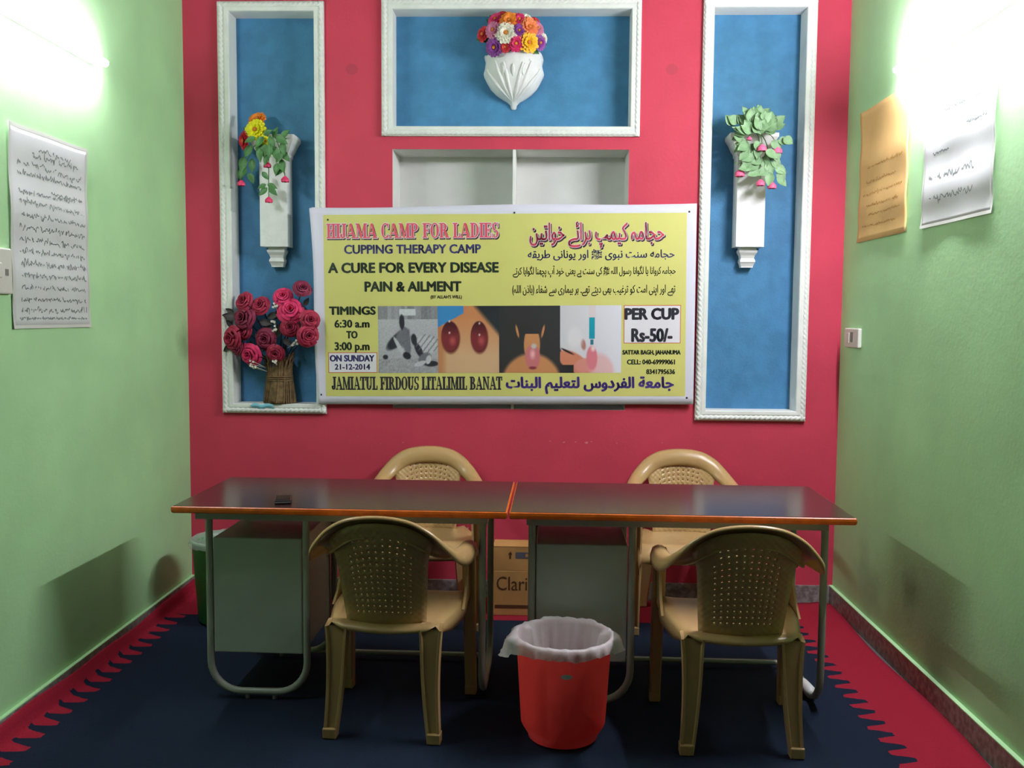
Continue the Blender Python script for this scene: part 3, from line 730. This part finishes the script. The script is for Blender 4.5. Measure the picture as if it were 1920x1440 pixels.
def ph4(u, v):      # gloved hand pressing a cup with a blue syringe
    c = mix((206, 202, 206), (222, 220, 228), u)
    if u < .25 and v < .36-u*1.2+.0: c = (44, 40, 44)
    if u < .45: c = mix(c, (206, 128, 100), soft(el(u, v, .22, .16, .30, .15, -28), .15))
    if v < .12 and u < .22: c = (44, 40, 44)
    c = mix(c, (214, 138, 128), soft(el(u, v, .42, .10, .20, .13), .2))
    c = mix(c, (226, 172, 174), soft(el(u, v, .68, .06, .22, .28, 30), .3)*.8)
    c = mix(c, (214, 120, 132), soft(el(u, v, .52, .22, .10, .2), .2)); c = mix(c, (238, 204, 206), soft(el(u, v, .54, .36, .05, .06), .7))
    c = mix(c, (176, 120, 112), soft(el(u, v, .38, .42, .05, .10, 10), .4)); c = mix(c, (222, 216, 220), soft(el(u, v, .24, .52, .16, .2), .5))
    c = mix(c, (40, 24, 28), soft(el(u, v, .12, .32, .14, .02, -24), .4))
    if .47 < u < .565 and .50 < v < .82: c = (24, 150, 170)
    if .49 < u < .545 and .42 < v < .5: c = (44, 110, 130)
    if .46 < u < .58 and v > .82: c = (216, 202, 206)
    return c
for fn, b in ((ph1, (.2725, .5757, -.339, -.0008)), (ph2, (.5757, .8848, -.339, -.0008)), (ph3, (.8848, 1.1922, -.339, -.0008)), (ph4, (1.1922, 1.4991, -.339, 0))):
    nu, nv = 96, 104
    ob = on_banner(MB().grid(lambda u, v: (lerp(b[0], b[1], u), 0, lerp(b[2], b[3], v)), nu, nv), .0014).build('printed_photo', m_photo, bn)
    ca = ob.data.color_attributes.new('print', 'FLOAT_COLOR', 'POINT')
    flat = []
    for j in range(nv+1):
        for i in range(nu+1): flat += list(rgb(*[max(0, min(255, q)) for q in fn(i/nu, j/nv)]))
    ca.data.foreach_set('color', flat)
for x, z in ((.0255, .4328), (.9639, .4619), (1.8319, .4618), (1.8292, -.4652), (-.0227, -.4488)):
    MB().lathe([(0, -.006), (.004, -.0055), (.0055, -.003), (.005, 0), (0, 0)], 12).xf(Matrix.Translation((x, by(x, z)-.0012, z)) @ Matrix.Rotation(-pi/2, 4, 'X') @ Matrix.Scale(-1, 4, (0,0,1)) @ Matrix.Scale(-1, 4, (1,0,0))).build('nail', m_pin, bn)

# ------------------------------------------------------------------ handwritten charts on the side walls
def scrawl(mb, u0, u1, v, h, wob, rnd):
    """one line of running handwriting as a thin flat ribbon"""
    u = u0; pts = []
    while u < u1:
        pts.append((u, v + h*(rnd.random()-.45)*(.62 if rnd.random() < .82 else 1.35)))
        u += h*rnd.uniform(-.08, .42)
        if rnd.random() < .11:
            yield pts; pts = []; u += h*.25
    if len(pts) > 1: yield pts
def ribbon(mb, pts, wd, P):
    if len(pts) < 2: return
    P3 = [(p[0], p[1], 0) for p in pts]; k = (len(pts)-1)*3
    pts = [interp(P3, i/k) for i in range(k+1)]
    vs = []
    for i, p in enumerate(pts):
        a, b = pts[max(0, i-1)], pts[min(len(pts)-1, i+1)]
        d = Vector((b[0]-a[0], b[1]-a[1])); d = d.normalized() if d.length else Vector((1,0)); nn = Vector((-d.y, d.x))
        k = wd*(.6+.7*((i*7) % 5)/5)
        vs += [P(p[0]+nn.x*k, p[1]+nn.y*k), P(p[0]-nn.x*k, p[1]-nn.y*k)]
    mb.add(vs, [(2*i, 2*i+1, 2*i+3, 2*i+2) for i in range(len(pts)-1)])
def chart(label, name, cat, x, side, y0, y1, z0, z1, lines, mp, mi, wd, seed, rim=None):
    t = thing(name, label, cat, (x, (y0+y1)/2, (z0+z1)/2)); rnd = random.Random(seed)
    hw, hh = (y1-y0)/2, (z1-z0)/2
    def sx(u, v):
        a, b = u/hw, v/hh
        return side*(.0060 + .0016*sin(5*a+2*b) + .004*max(0, abs(a)-.8)*max(0, abs(b)-.8)*25 + .002*sin(9*b))
    MB().grid(lambda u, v: (sx(lerp(-hw, hw, u), lerp(-hh, hh, v)), lerp(-hw, hw, u), lerp(-hh, hh, v)), 24, 24).build('paper', mp, t, solid=.0005)
    P = lambda u, v: (sx(u, v)+side*.0008, u, v)
    mb = MB()
    for v, a, b, h in lines:
        for pts in scrawl(mb, a*hw, b*hw, v*hh, h, 0, rnd): ribbon(mb, pts, wd, P)
    mb.build('handwriting', mi, t)
    if rim:
        mr = MB()
        for s in (-1, 1):
            mr.grid(lambda u, v: (sx(s*(hw-.012*u), lerp(-hh, hh, v))+side*.0006, s*(hw-.012*u), lerp(-hh, hh, v)), 1, 24)
            mr.grid(lambda u, v: (sx(lerp(-hw, hw, u), s*(hh-.012*v))+side*.0006, lerp(-hw, hw, u), s*(hh-.012*v)), 24, 1)
        mr.build('paper_rim', rim, t)
    return t
L1 = [(.80, -.3, .55, .020), (.74, -.55, .75, .030), (.64, -.8, .2, .028), (.62, .15, .85, .026), (.54, -.8, .85, .022), (.40, .0, .85, .022), (.36, -.8, .5, .020), (.26, -.8, .9, .026), (.13, -.8, .9, .022), (.01, -.8, .9, .024), (-.11, -.8, .9, .024), (-.23, -.8, .9, .024), (-.35, -.8, .9, .026), (-.47, -.8, .9, .024), (-.59, -.8, .9, .026), (-.71, -.8, .9, .022), (-.82, -.8, .9, .024), (-.90, -.85, .9, .012)]
chart('tall white paper covered in grey handwriting on the left green wall', 'wall_chart', 'poster', 0, 1, -1.578, -1.036, 1.40, 2.10, L1, m_paper, m_scrawl, .0022, 3, m_tape)
L2 = [(.1, -.8, .6, .016), (-.12, -.6, .7, .018), (-.3, -.8, .8, .018), (-.48, -.7, .6, .016), (-.62, -.8, .5, .016), (-.78, -.6, .8, .014)]
chart('orange paper chart with faint writing on the right green wall', 'wall_chart', 'poster', W, -1, -.795, -.212, 1.816, 2.42, L2, m_opaper, m_bscrawl, .0016, 5)
L3 = [(.55, -.6, .5, .02), (.25, -.8, -.25, .016), (.0, .2, .7, .014), (-.32, -.5, .8, .038), (-.62, -.5, .75, .038)]
chart('white paper chart with dark handwriting on the right green wall', 'wall_chart', 'poster', W, -1, -1.525, -.946, 1.813, 2.36, L3, m_paper, m_scrawl, .0026, 8, m_tape)

# ------------------------------------------------------------------ switches
s1 = thing('light_switch', 'small ivory switch plate on right wall near the red wall corner', 'switch', (W, -.208, 1.366))
MB().bbox(-.018, 0, -.098, .098, -.046, .046, .005).build('plate', m_switch, s1)
MB().bbox(-.0225, -.017, .02, .048, -.026, .024, .003).build('rocker', m_switch, s1)
MB().bbox(-.0200, -.017, -.030, .008, -.02, .028, .001).build('socket', m_sdark, s1)
s2 = thing('light_switch', 'ivory switch board at the left edge beside the handwritten paper', 'switch', (0, -1.69, 1.595))
MB().bbox(0, .016, -.10, .10, -.078, .075, .005).build('plate', m_switch, s2)
for yy in (-.04, .02): MB().bbox(.015, .021, yy-.014, yy+.014, -.025, .025, .003).build('rocker', m_switch, s2)
MB().bbox(.015, .018, .056, .074, -.016, .006, .001).build('indicator', m_sdark, s2)

# ------------------------------------------------------------------ mobile phone, cord, cartons
ph = thing('mobile_phone', 'small dark mobile phone lying on the left desk', 'phone', (.851, -1.305, .7607), radians(14))
MB().bbox(-.031, .031, -.058, .058, .0012, .0135, .004).build('body', m_phone, ph)
MB().bbox(-.026, .026, -.03, .045, .0133, .0142, .0004).build('screen', mat('dark glass', (20, 22, 30), .08), ph)
MB().bbox(-.029, .029, -.0595, -.0575, .004, .010, .0008).build('end_trim', m_chrome, ph)
def carton(label, x0, x1, y0, y1, z0, z1, flap):
    t = thing('carton', label, 'box', ((x0+x1)/2, (y0+y1)/2, z0), 0, 'cartons behind the desks')
    hx, hy, h = (x1-x0)/2, (y1-y0)/2, z1-z0
    MB().bbox(-hx, hx, -hy, hy, 0, h, .002).build('body', m_card, t)
    if flap:
        MB().box(-hx, -.004, -hy-.001, hy, h+.0005, h+.003).build('flap', m_card, t)
        MB().box(.004, hx, -hy-.001, hy, h+.0005, h+.003).build('flap', m_card, t)
    return t, hx, hy, h
t, hx, hy, h = carton('large brown carton printed Clari, standing behind the gap between desks', 1.585, 1.985, -.30, -.16, .009, .228, False)
text_mb('Clari', -hx+.020, -hx+.168, .124, .192, 0, -hy-.0012).build('lettering', m_ink, t)
MB().box(-hx+.012, hx-.012, -hy-.0012, -hy, .036, .052).build('printed_band', m_ink, t)
t, hx, hy, h = carton('shallow lighter carton with arrow mark on top of the Clari carton', 1.588, 1.982, -.298, -.165, .2285, .346, True)
mb = MB(); ax_ = -hx+.082
mb.add([(ax_-.004, -hy-.0012, .060), (ax_+.004, -hy-.0012, .060), (ax_+.004, -hy-.0012, .084), (ax_-.004, -hy-.0012, .084)], [(0,1,2,3)])
mb.add([(ax_-.011, -hy-.0012, .080), (ax_+.011, -hy-.0012, .080), (ax_, -hy-.0012, .096)], [(0,1,2)])
mb.build('arrow_mark', m_ink, t)
MB().box(-hx+.108, -hx+.20, -hy-.0012, -hy, .062, .092).build('printed_label', mat('slate label ink', (84, 84, 96), .7), t)
MB().box(-hx+.155, -hx+.168, -hy-.0016, -hy-.0012, .070, .084).build('label_symbol', m_card, t)

# ------------------------------------------------------------------ flower builders
def frame(center, normal, spin=0):
    z = Vector(normal).normalized(); up = Vector((0,0,1)) if abs(z.z) < .9 else Vector((0,1,0))
    x = up.cross(z).normalized(); y = z.cross(x)
    return Matrix.Translation(center) @ Matrix((x, y, z)).transposed().to_4x4() @ Matrix.Rotation(spin, 4, 'Z')
def gerbera(parent, c, nrm, r, mp, name='gerbera', mh=None):
    mb = MB(); k = 15
    for layer, (sc, lift, off) in enumerate(((1, .10, 0), (.78, .26, .5), (.52, .42, .2))):
        for i in range(k):
            a = 2*pi*(i+off)/k + random.uniform(-.06, .06); rr = r*sc*random.uniform(.93, 1.05); wd = r*sc*.25
            def pet(u, v):
                q = v; x = lerp(.12*r, rr, q); s = (u-.5)*2*wd*(sin(pi*min(1, .18+.72*q))**.7)
                z = lift*r*sin(pi*.5*q)+.02*r*layer + .10*r*(abs(u-.5)*2)**2*.5 - .10*r*q*q
                return (x*cos(a)-s*sin(a), x*sin(a)+s*cos(a), z)
            mb.grid(pet, 2, 4)
    o = mb.xf(frame(c, nrm, random.random())).build(name, mp, parent)
    MB().lathe([(0, .20*r), (.10*r, .19*r), (.19*r, .13*r), (.20*r, .02*r)], 14).xf(frame(Vector(c)+Vector(nrm).normalized()*.12*r, nrm)).build('flower_heart', mh or m_gold, o)
    return o
def rose(parent, c, nrm, r, mp, name='rose'):
    mb = MB()
    for lay, (n, r0, r1, h, op) in enumerate(((3, .10, .22, .80, .05), (4, .18, .42, .82, .22), (5, .26, .66, .74, .5), (6, .30, .90, .58, .85), (6, .32, 1.05, .34, 1.1))):
        for i in range(n):
            a0 = 2*pi*i/n + lay*.7 + random.uniform(-.12, .12); half = pi/n*1.35
            rk, hk = random.uniform(.92, 1.08), random.uniform(.9, 1.1)
            def pet(u, v):
                a = a0 + (u-.5)*2*half*(.55+.45*sin(pi*min(.85, v+.15)))
                rad = r*lerp(r0, r1*rk, v**(.7 if lay > 2 else 1.2)); tip = 1-.16*((u-.5)*2)**2*v
                z = r*h*hk*tip*sin(pi*.5*min(1, v*1.15)) - (r*.20*op*max(0, v-.72)/.28)
                rad += r*.08*op*max(0, v-.75)/.25
                return (rad*cos(a), rad*sin(a), z-.25*r)
            mb.grid(pet, 6, 5)
    return mb.xf(frame(c, nrm, random.random()*6)).build(name, mp, parent)
def leaf_mb(c, direction, nrm, L, wd, curl=.25):
    y = Vector(direction).normalized(); z = Vector(nrm); z = (z - y*z.dot(y)).normalized(); x = y.cross(z)
    m = Matrix.Translation(c) @ Matrix((x, y, z)).transposed().to_4x4()
    mb = MB()
    mb.grid(lambda u, v: ((u-.5)*2*wd*sin(pi*v**.85)**.9*(1-.25*v), L*v, .18*wd*abs(u-.5)*2 - curl*L*v*v), 4, 7)
    return mb.xf(m)
def bud(parent, c, r, mp, down=True):
    mb = MB()
    for i in range(7):
        a0 = 2*pi*i/7
        def pet(u, v):
            a = a0+(u-.5)*1.25; rad = r*(.25+.75*sin(pi*.5*min(1, v*1.4)))*(1-.12*v)
            return (rad*cos(a), rad*sin(a), -r*1.25*v*(1-.12*((u-.5)*2)**2))
        mb.grid(pet, 4, 4)
    mb.lathe([(0, .12*r), (.3*r, .05*r), (.55*r, -.2*r), (.7*r, -.5*r), (.5*r, -.9*r), (0, -1.0*r)], 10)
    return mb.xf(Matrix.Translation(Vector(c)+Vector((0,0,r*.6)))).build('flower_bud', mp, parent)

# ------------------------------------------------------------------ white wall planters in the side niches
def planter(label, cx, z0, y_back):
    t = thing('wall_planter', label, 'wall planter', (cx, y_back, z0), 0, 'white plaster wall planters')
    d = .098; hw = .070
    def ring(w_, dd, z): return [(-w_, 0, z), (-w_, -dd, z), (w_, -dd, z), (w_, 0, z)]
    prof = [(hw, d, .10), (hw, d, .545), (hw+.006, d+.004, .552), (hw+.007, d+.004, .566), (hw+.020, d+.018, .585), (hw+.030, d+.030, .607), (hw+.044, d+.042, .628), (hw+.048, d+.046, .634), (hw+.048, d+.046, .652), (hw+.040, d+.038, .652), (hw+.012, d+.01, .60)]
    MB().loft([ring(*p) for p in prof], True, True, False).build('body', m_plaster, t)
    foot = [(.040, .062, .100), (.040, .062, .090), (.046, .070, .084), (.044, .068, .074), (.036, .056, .060), (.033, .050, .046), (.037, .056, .036), (.038, .058, .028), (.034, .05, .018), (.030, .044, .006), (.030, .044, .0)]
    MB().loft([ring(*p) for p in foot[::-1]], True, True, False).build('foot', m_plaster, t)
    return t
planter('white wall planter in left blue niche holding yellow and red gerberas', .449, 1.70, .0985)
planter('white wall planter in right blue niche holding pale green foliage', 2.846, 1.712, .0985)

# flowers of the left planter
fl = thing('flower_bunch', 'bunch of yellow, orange and red gerberas with leaves in the left wall planter', 'flowers', (.40, 0, 2.26))
def rel(p): return Vector(p) - Vector((.40, 0, 2.26))
m_org = mat('orange petal', (240, 140, 50), .5, .3, .1, 40); m_yel = mat('yellow petal', (232, 224, 30), .5, .3, .1, 40); m_redp = mat('red petal', (204, 40, 60), .5, .3, .15, 40)
for (x, z, r, mm, nn, yy) in ((.382, 2.428, .042, m_org, (-.1,-.8,.6), -.03), (.386, 2.366, .050, m_yel, (-.1,-1,.15), -.075), (.322, 2.318, .044, m_redp, (-.75,-.7,-.1), -.05), (.441, 2.306, .026, m_yel, (.4,-.9,.1), -.10)):
    gerbera(fl, rel((x, yy, z)), nn, r*1.12, mm)
st = MB()
base = Vector((.44, .03, 2.33))
for p in ((.382, -.02, 2.42), (.386, -.05, 2.36), (.325, -.03, 2.32), (.441, -.09, 2.306)):
    st.tube([rel(base.lerp(Vector(p), i/6)+Vector((0, -.02*sin(pi*i/6), .03*sin(pi*i/6)))) for i in range(7)], .0028, 6)
def droop(p, n=10):
    a, b = Vector((.45, -.02, 2.35)), Vector(p)
    m1 = Vector((lerp(a.x, b.x, .6), b.y, 2.35))
    return [rel(a*(1-f)**2 + m1*2*f*(1-f) + b*f*f) for f in [i/n for i in range(n+1)]]
buds = ((.445, -.085, 2.195, .021), (.302, -.05, 2.11, .021), (.530, -.075, 2.126, .022), (.449, -.08, 2.024, .021))
for b in buds: st.tube(droop((b[0], b[1], b[2]+.015)), .0022, 6)
st.build('stems', m_stem, fl)
for b in buds: bud(fl, rel(b[:3]), b[3], m_bud)
rnd = random.Random(4)
LV = [(.47, 2.325, -.125, -70, .07), (.50, 2.325, -.125, -30, .07), (.44, 2.325, -.12, -130, .07), (.53, 2.30, -.12, -80, .07), (.42, 2.27, -.12, -90, .07), (.47, 2.29, -.13, -90, .07), (.53, 2.25, -.12, -120, .06), (.49, 2.27, -.12, -70, .07), (.41, 2.30, -.11, -80, .07), (.45, 2.29, -.12, -100, .07), (.48, 2.28, -.12, -60, .08), (.52, 2.26, -.11, -50, .07), (.50, 2.30, -.12, 20, .06), (.46, 2.24, -.12, -110, .06), (.52, 2.22, -.10, -80, .07), (.37, 2.29, -.09, -120, .07), (.40, 2.32, -.12, 200, .06), (.43, 2.34, -.09, 30, .05),
      (.32, 2.24, -.05, -100, .08), (.30, 2.22, -.04, -70, .07), (.33, 2.19, -.05, -120, .07), (.36, 2.23, -.05, -90, .07), (.29, 2.18, -.04, -80, .06), (.34, 2.16, -.05, -60, .06), (.445, 2.10, -.085, -20, .055), (.44, 2.098, -.085, -160, .05), (.45, 2.085, -.085, -40, .06), (.445, 2.082, -.085, -140, .06), (.42, 2.16, -.085, -50, .05), (.53, 2.18, -.09, -140, .06), (.50, 2.20, -.1, -100, .06), (.47, 2.33, -.06, 70, .06), (.36, 2.36, -.05, 150, .05), (.51, 2.33, -.07, 40, .06)]
for (x, z, y, ang, L) in LV:
    a = radians(ang); leaf_mb(rel((x, y, z)), (cos(a), -.25, sin(a)), (rnd.uniform(-.3,.3), -1, .35), L, L*.30).build('leaf', m_leaf, fl)
# foliage of the right planter
fr = thing('flower_bunch', 'pale green leafy bunch with pink buds in the right wall planter', 'flowers', (2.85, 0, 2.26))
def rel2(p): return Vector(p) - Vector((2.85, 0, 2.26))
st = MB()
buds = ((2.940, -.10, 2.272, .026), (2.862, -.13, 2.275, .022), (2.803, -.12, 2.322, .012), (2.768, -.09, 2.161, .023), (2.864, -.11, 2.112, .020), (2.922, -.10, 2.101, .021))
for b in buds:
    a, e = Vector((2.85, -.02, 2.36)), Vector((b[0], b[1], b[2]+.015)); m1 = Vector((lerp(a.x, e.x, .7), e.y, 2.38))
    st.tube([rel2(a*(1-f)**2 + m1*2*f*(1-f) + e*f*f) for f in [i/9 for i in range(10)]], .0022, 6)
st.tube([rel2(p) for p in ((2.80, -.10, 2.20), (2.77, -.10, 2.205), (2.735, -.11, 2.206))], .002, 6)
st.build('stems', m_stem, fr)
for b in buds: bud(fr, rel2(b[:3]), b[3]*1.15, m_lbud)
rnd = random.Random(9)
for i in range(60):
    t_ = rnd.random(); x = 2.84+rnd.gauss(0, .045); z = 2.36+rnd.gauss(0, .038); y = -.09-rnd.random()*.06
    a = atan2(z-2.32, x-2.845) + rnd.uniform(-.6, .6)
    leaf_mb(rel2((x, y, z)), (cos(a), -.3, sin(a)), (rnd.uniform(-.4,.4), -1, .4), rnd.uniform(.050, .072), rnd.uniform(.023, .031)).build('leaf', m_pleaf, fr)
for (x, z, ang) in ((2.92, 2.23, -60), (2.93, 2.19, -30), (2.90, 2.18, -150), (2.95, 2.17, -70), (2.94, 2.14, -40), (2.87, 2.22, 190), (2.83, 2.24, 200), (2.80, 2.27, 230), (2.86, 2.17, 200), (2.79, 2.31, 250), (2.88, 2.24, -90), (2.78, 2.34, 200), (2.82, 2.19, 190), (2.90, 2.26, -100), (2.80, 2.30, 180), (2.83, 2.31, -60), (2.87, 2.30, -120), (2.91, 2.31, -40), (2.94, 2.31, 0), (2.78, 2.30, 220), (2.84, 2.27, -100), (2.89, 2.21, -60), (2.85, 2.21, -140), (2.81, 2.23, -120), (2.93, 2.27, -80), (2.91, 2.16, -100)):
    a = radians(ang); leaf_mb(rel2((x, -.115, z)), (cos(a), -.2, sin(a)), (rnd.uniform(-.3,.3), -1, .3), .066, .026).build('leaf', m_pleaf, fr)

# ------------------------------------------------------------------ shell-shaped wall vase and its dome of flowers
sc = thing('wall_vase', 'white carved plaster wall vase in the upper blue niche', 'wall vase', (1.657, .0985, 2.49))
prof = [(.007, .010, .012), (.014, .018, .018), (.017, .024, .034), (.030, .04, .046), (.058, .062, .062), (.088, .084, .082), (.116, .104, .110), (.134, .118, .140), (.150, .130, .172), (.153, .136, .186), (.147, .138, .208), (.143, .140, .235), (.150, .146, .262), (.146, .142, .272), (.12, .115, .270)]
rings = []
for hw, d, z in prof:
    ring = []
    for k in range(29):
        th = pi*k/28; fl_ = 1+.075*abs(cos(5*th))*max(0, min(1, (.2-z)/.1)) + .02*cos(22*th+40*z)*(.05 < z < .25)
        ring.append((-hw*cos(th), -d*(sin(th)**.8)*fl_, z + (.008*cos(7*th) if z > .23 else 0)))
    rings.append(ring)
mb = MB(); mb.loft(rings, True, True, True); mb.build('bowl', m_plaster, sc)
mb = MB()
def on_bowl(x, z):
    for (w0, d0, z0), (w1, d1, z1) in zip(prof, prof[1:]):
        if z <= z1:
            f = max(0, (z-z0)/(z1-z0)); hw, d = lerp(w0, w1, f), lerp(d0, d1, f); break
    else: hw, d = prof[-3][:2]
    return (x*hw, -d*max(0, 1-x*x)**.4-.0005, z)
for q in (-.86, -.55, -.26, .26, .55, .86):                  # carved acanthus ribs, spreading and curling out at the top
    pts = [on_bowl(q*(.35+.65*(i/20)**.6)+.07*(1 if q > 0 else -1)*max(0, i/20-.75)*4*(abs(q) < .8), lerp(.05, .235-.10*abs(abs(q)-.45), i/20)) for i in range(21)]
    mb.tube(pts, [.0045+.006*sin(pi*i/20) for i in range(21)], 6)
for q in (-.40, 0, .40):
    pts = [on_bowl(q+.10*sin(pi*i/12)*(-1 if q > 0 else 1 if q < 0 else 0), .15+.06*i/12) for i in range(13)]
    mb.tube(pts, [.009*sin(pi*(i+.6)/13.2)+.001 for i in range(13)], 6)
mb.build('carved_scroll', m_plaster, sc)
bq = thing('flower_bouquet', 'dome of mixed bright gerberas in the white vase of the upper niche', 'flowers', (1.652, .02, 2.76))
def rel3(p): return Vector(p) - Vector((1.652, .02, 2.76))
m_wp = mat('white petal', (232, 228, 206), .5, .3, .05, 40); m_or2 = mat('peach petal', (246, 138, 84), .5, .3, .12, 40); m_yl2 = mat('golden petal', (248, 186, 36), .5, .3, .1, 40)
m_pk = mat('hot pink petal', (216, 58, 112), .5, .3, .15, 40); m_mv = mat('mauve petal', (196, 116, 150), .5, .3, .12, 40); m_pu = mat('violet petal', (132, 60, 142), .5, .3, .15, 40); m_mg = mat('magenta petal', (204, 40, 96), .5, .3, .15, 40); m_rd = mat('scarlet petal', (200, 48, 56), .5, .3, .15, 40)
FL = [(1.636,2.890,.043,m_org,'orange'),(1.624,2.827,.048,m_wp,'white'),(1.733,2.788,.046,m_yl2,'golden yellow'),(1.735,2.861,.044,m_or2,'peach'),(1.570,2.907,.036,m_pk,'hot pink'),(1.560,2.847,.039,m_mv,'mauve'),(1.508,2.839,.036,m_rd,'scarlet'),(1.567,2.767,.043,m_pu,'violet'),(1.672,2.779,.037,m_mg,'magenta'),(1.686,2.898,.033,m_mg,'magenta'),(1.777,2.864,.032,m_mv,'mauve'),(1.765,2.903,.024,m_rd,'scarlet'),(1.787,2.795,.034,m_pu,'violet'),(1.687,2.840,.030,m_pu,'violet'),(1.618,2.765,.026,m_rd,'scarlet'),(1.805,2.822,.024,m_wp,'white'),(1.720,2.912,.024,m_wp,'white'),(1.60,2.93,.026,m_rd,'scarlet')]
st = MB()
for (x, z, r, mm, cn) in FL:
    dx, dz = (x-1.652)/.165, (z-2.82)/.12
    q = sqrt(max(0, 1-min(1, dx*dx+dz*dz*.8)))
    y = .02 - .115*q
    gerbera(bq, rel3((x, y, z)), (dx*.8, -.35-q, dz*.7), r*1.13, mm, 'gerbera')['label'] = cn+' gerbera'
    st.tube([rel3((1.652, .03, 2.74)), rel3((lerp(1.652, x, .6), lerp(.03, y, .5), lerp(2.74, z, .55))), rel3((x, y+.008, z))], .003, 6)
st.build('stems', m_stem, bq)
rnd = random.Random(2)
for i in range(22):
    a = rnd.uniform(0, 2*pi); rr = rnd.uniform(.06, .13); x, z = 1.652+rr*cos(a)*1.05, 2.825+rr*.75*sin(a)
    leaf_mb(rel3((x, -.02, z)), (cos(a), -.25, sin(a)*.8), (0,-1,.2), .045, .014).build('leaf', m_leaf, bq)

# ------------------------------------------------------------------ twig vase with roses at the foot of the left niche
tv = thing('twig_vase', 'brown vase of bundled twigs at the foot of the left blue niche', 'vase', (.462, .032, 1.0))
mb = MB()
mb.lathe([(0, .002), (.066, .002), (.068, .02), (.060, .08), (.052, .14), (.050, .2), (.054, .235), (.044, .232), (.042, .14), (0, .13)], 30)
for i in range(40):
    th = 2*pi*i/40; k = random.uniform(.96, 1.08); tp = random.uniform(.20, .275)
    P = []
    for r, z in ((.071, .004), (.066, .05), (.058, .11), (.053, .16), (.054, tp*.85), (.058+random.uniform(0, .012), tp)):
        a = th + z*1.2 + random.uniform(-.02, .02); P.append((r*k*cos(a)*1.08, r*k*sin(a)*.86, z))
    mb.tube(P, .0055*random.uniform(.7, 1.2), 5)
mb.build('twigs', m_twig, tv)
mb = MB()
for z in (.118, .128, .138): mb.tube([(.061*1.08*cos(2*pi*i/24), .061*.88*sin(2*pi*i/24), z) for i in range(25)], .0045, 6)
mb.build('binding', m_twig, tv)
rb = thing('rose_bouquet', 'spray of crimson and pink artificial roses in the twig vase', 'flowers', (.462, .03, 1.22))
def rel4(p): return Vector(p) - Vector((.462, .03, 1.22))
RS = [(.303,1.522,.041,0),(.388,1.502,.040,0),(.306,1.436,.050,0),(.245,1.335,.048,0),(.300,1.372,.038,0),(.411,1.332,.044,0),(.336,1.253,.047,1),(.466,1.259,.036,0),(.503,1.548,.040,1),(.541,1.479,.052,1),(.541,1.392,.040,0),(.607,1.588,.036,0),(.655,1.430,.040,0),(.646,1.352,.044,0),(.270,1.285,.032,0)]
st = MB()
for i, (x, z, r, k) in enumerate(RS):
    y = -.035-.02*((i*5) % 4)/3 - (.06 if x > .62 else 0); dx, dz = (x-.46)/.2, (z-1.40)/.16
    rose(rb, rel4((x, y, z)), (dx*.55, -1, dz*.45+.12), r*1.16, m_rose2 if k else (m_rose3 if i % 3 == 2 else m_rose))
    e = Vector((x, y+.02, z)); a = Vector((.462+.02*dx, .03, 1.17)); m1 = Vector((lerp(.462, x, .35), .02, lerp(1.2, z, .55)))
    st.tube([rel4(a*(1-f)**2+m1*2*f*(1-f)+e*f*f) for f in [q/8 for q in range(9)]], .0028, 6)
st.build('stems', m_dleaf, rb)
rnd = random.Random(6)
LF = [(.27,1.44,170,.08),(.25,1.46,150,.05),(.36,1.47,200,.06),(.42,1.44,20,.07),(.40,1.40,-30,.07),(.45,1.43,60,.06),(.47,1.40,-20,.07),(.50,1.44,80,.05),(.58,1.40,10,.07),(.60,1.44,40,.07),(.57,1.36,-20,.06),(.36,1.36,-40,.06),(.33,1.32,-80,.06),(.42,1.27,-60,.06),(.44,1.30,210,.06),(.50,1.33,-30,.06),(.47,1.34,80,.07),(.24,1.39,130,.05),(.23,1.30,220,.05),(.40,1.46,100,.06),(.61,1.50,60,.05),(.46,1.24,-110,.06),(.49,1.50,170,.05),(.38,1.42,-10,.07),(.52,1.43,160,.06)]
for x, z, ang, L in LF:
    a = radians(ang); leaf_mb(rel4((x, -.02-rnd.random()*.02, z)), (cos(a), -.15, sin(a)), (rnd.uniform(-.4,.4), -1, .3), L, L*.3, .15).build('leaf', m_dleaf, rb)
for x, z, k in ((.455,1.43,4),(.462,1.385,5),(.47,1.50,5),(.357,1.195,5),(.345,1.215,4),(.57,1.315,5),(.46,1.225,4),(.605,1.335,3)):
    mb = MB()
    for q in range(k):
        c = rel4((x+rnd.uniform(-.014,.014), -.065+rnd.uniform(-.01,.01), z+rnd.uniform(-.014,.014)))
        for p in range(5):
            a = 2*pi*p/5; mb.merge(leaf_mb(c, (cos(a), -.4, sin(a)), (0,-1,0), .0075, .003))
        mb.tube([c, c.lerp(rel4((.5*(x+.462), -.01, z-.03)), 1.0)], .0011, 5)
    mb.build('filler_spray', m_spray, rb)
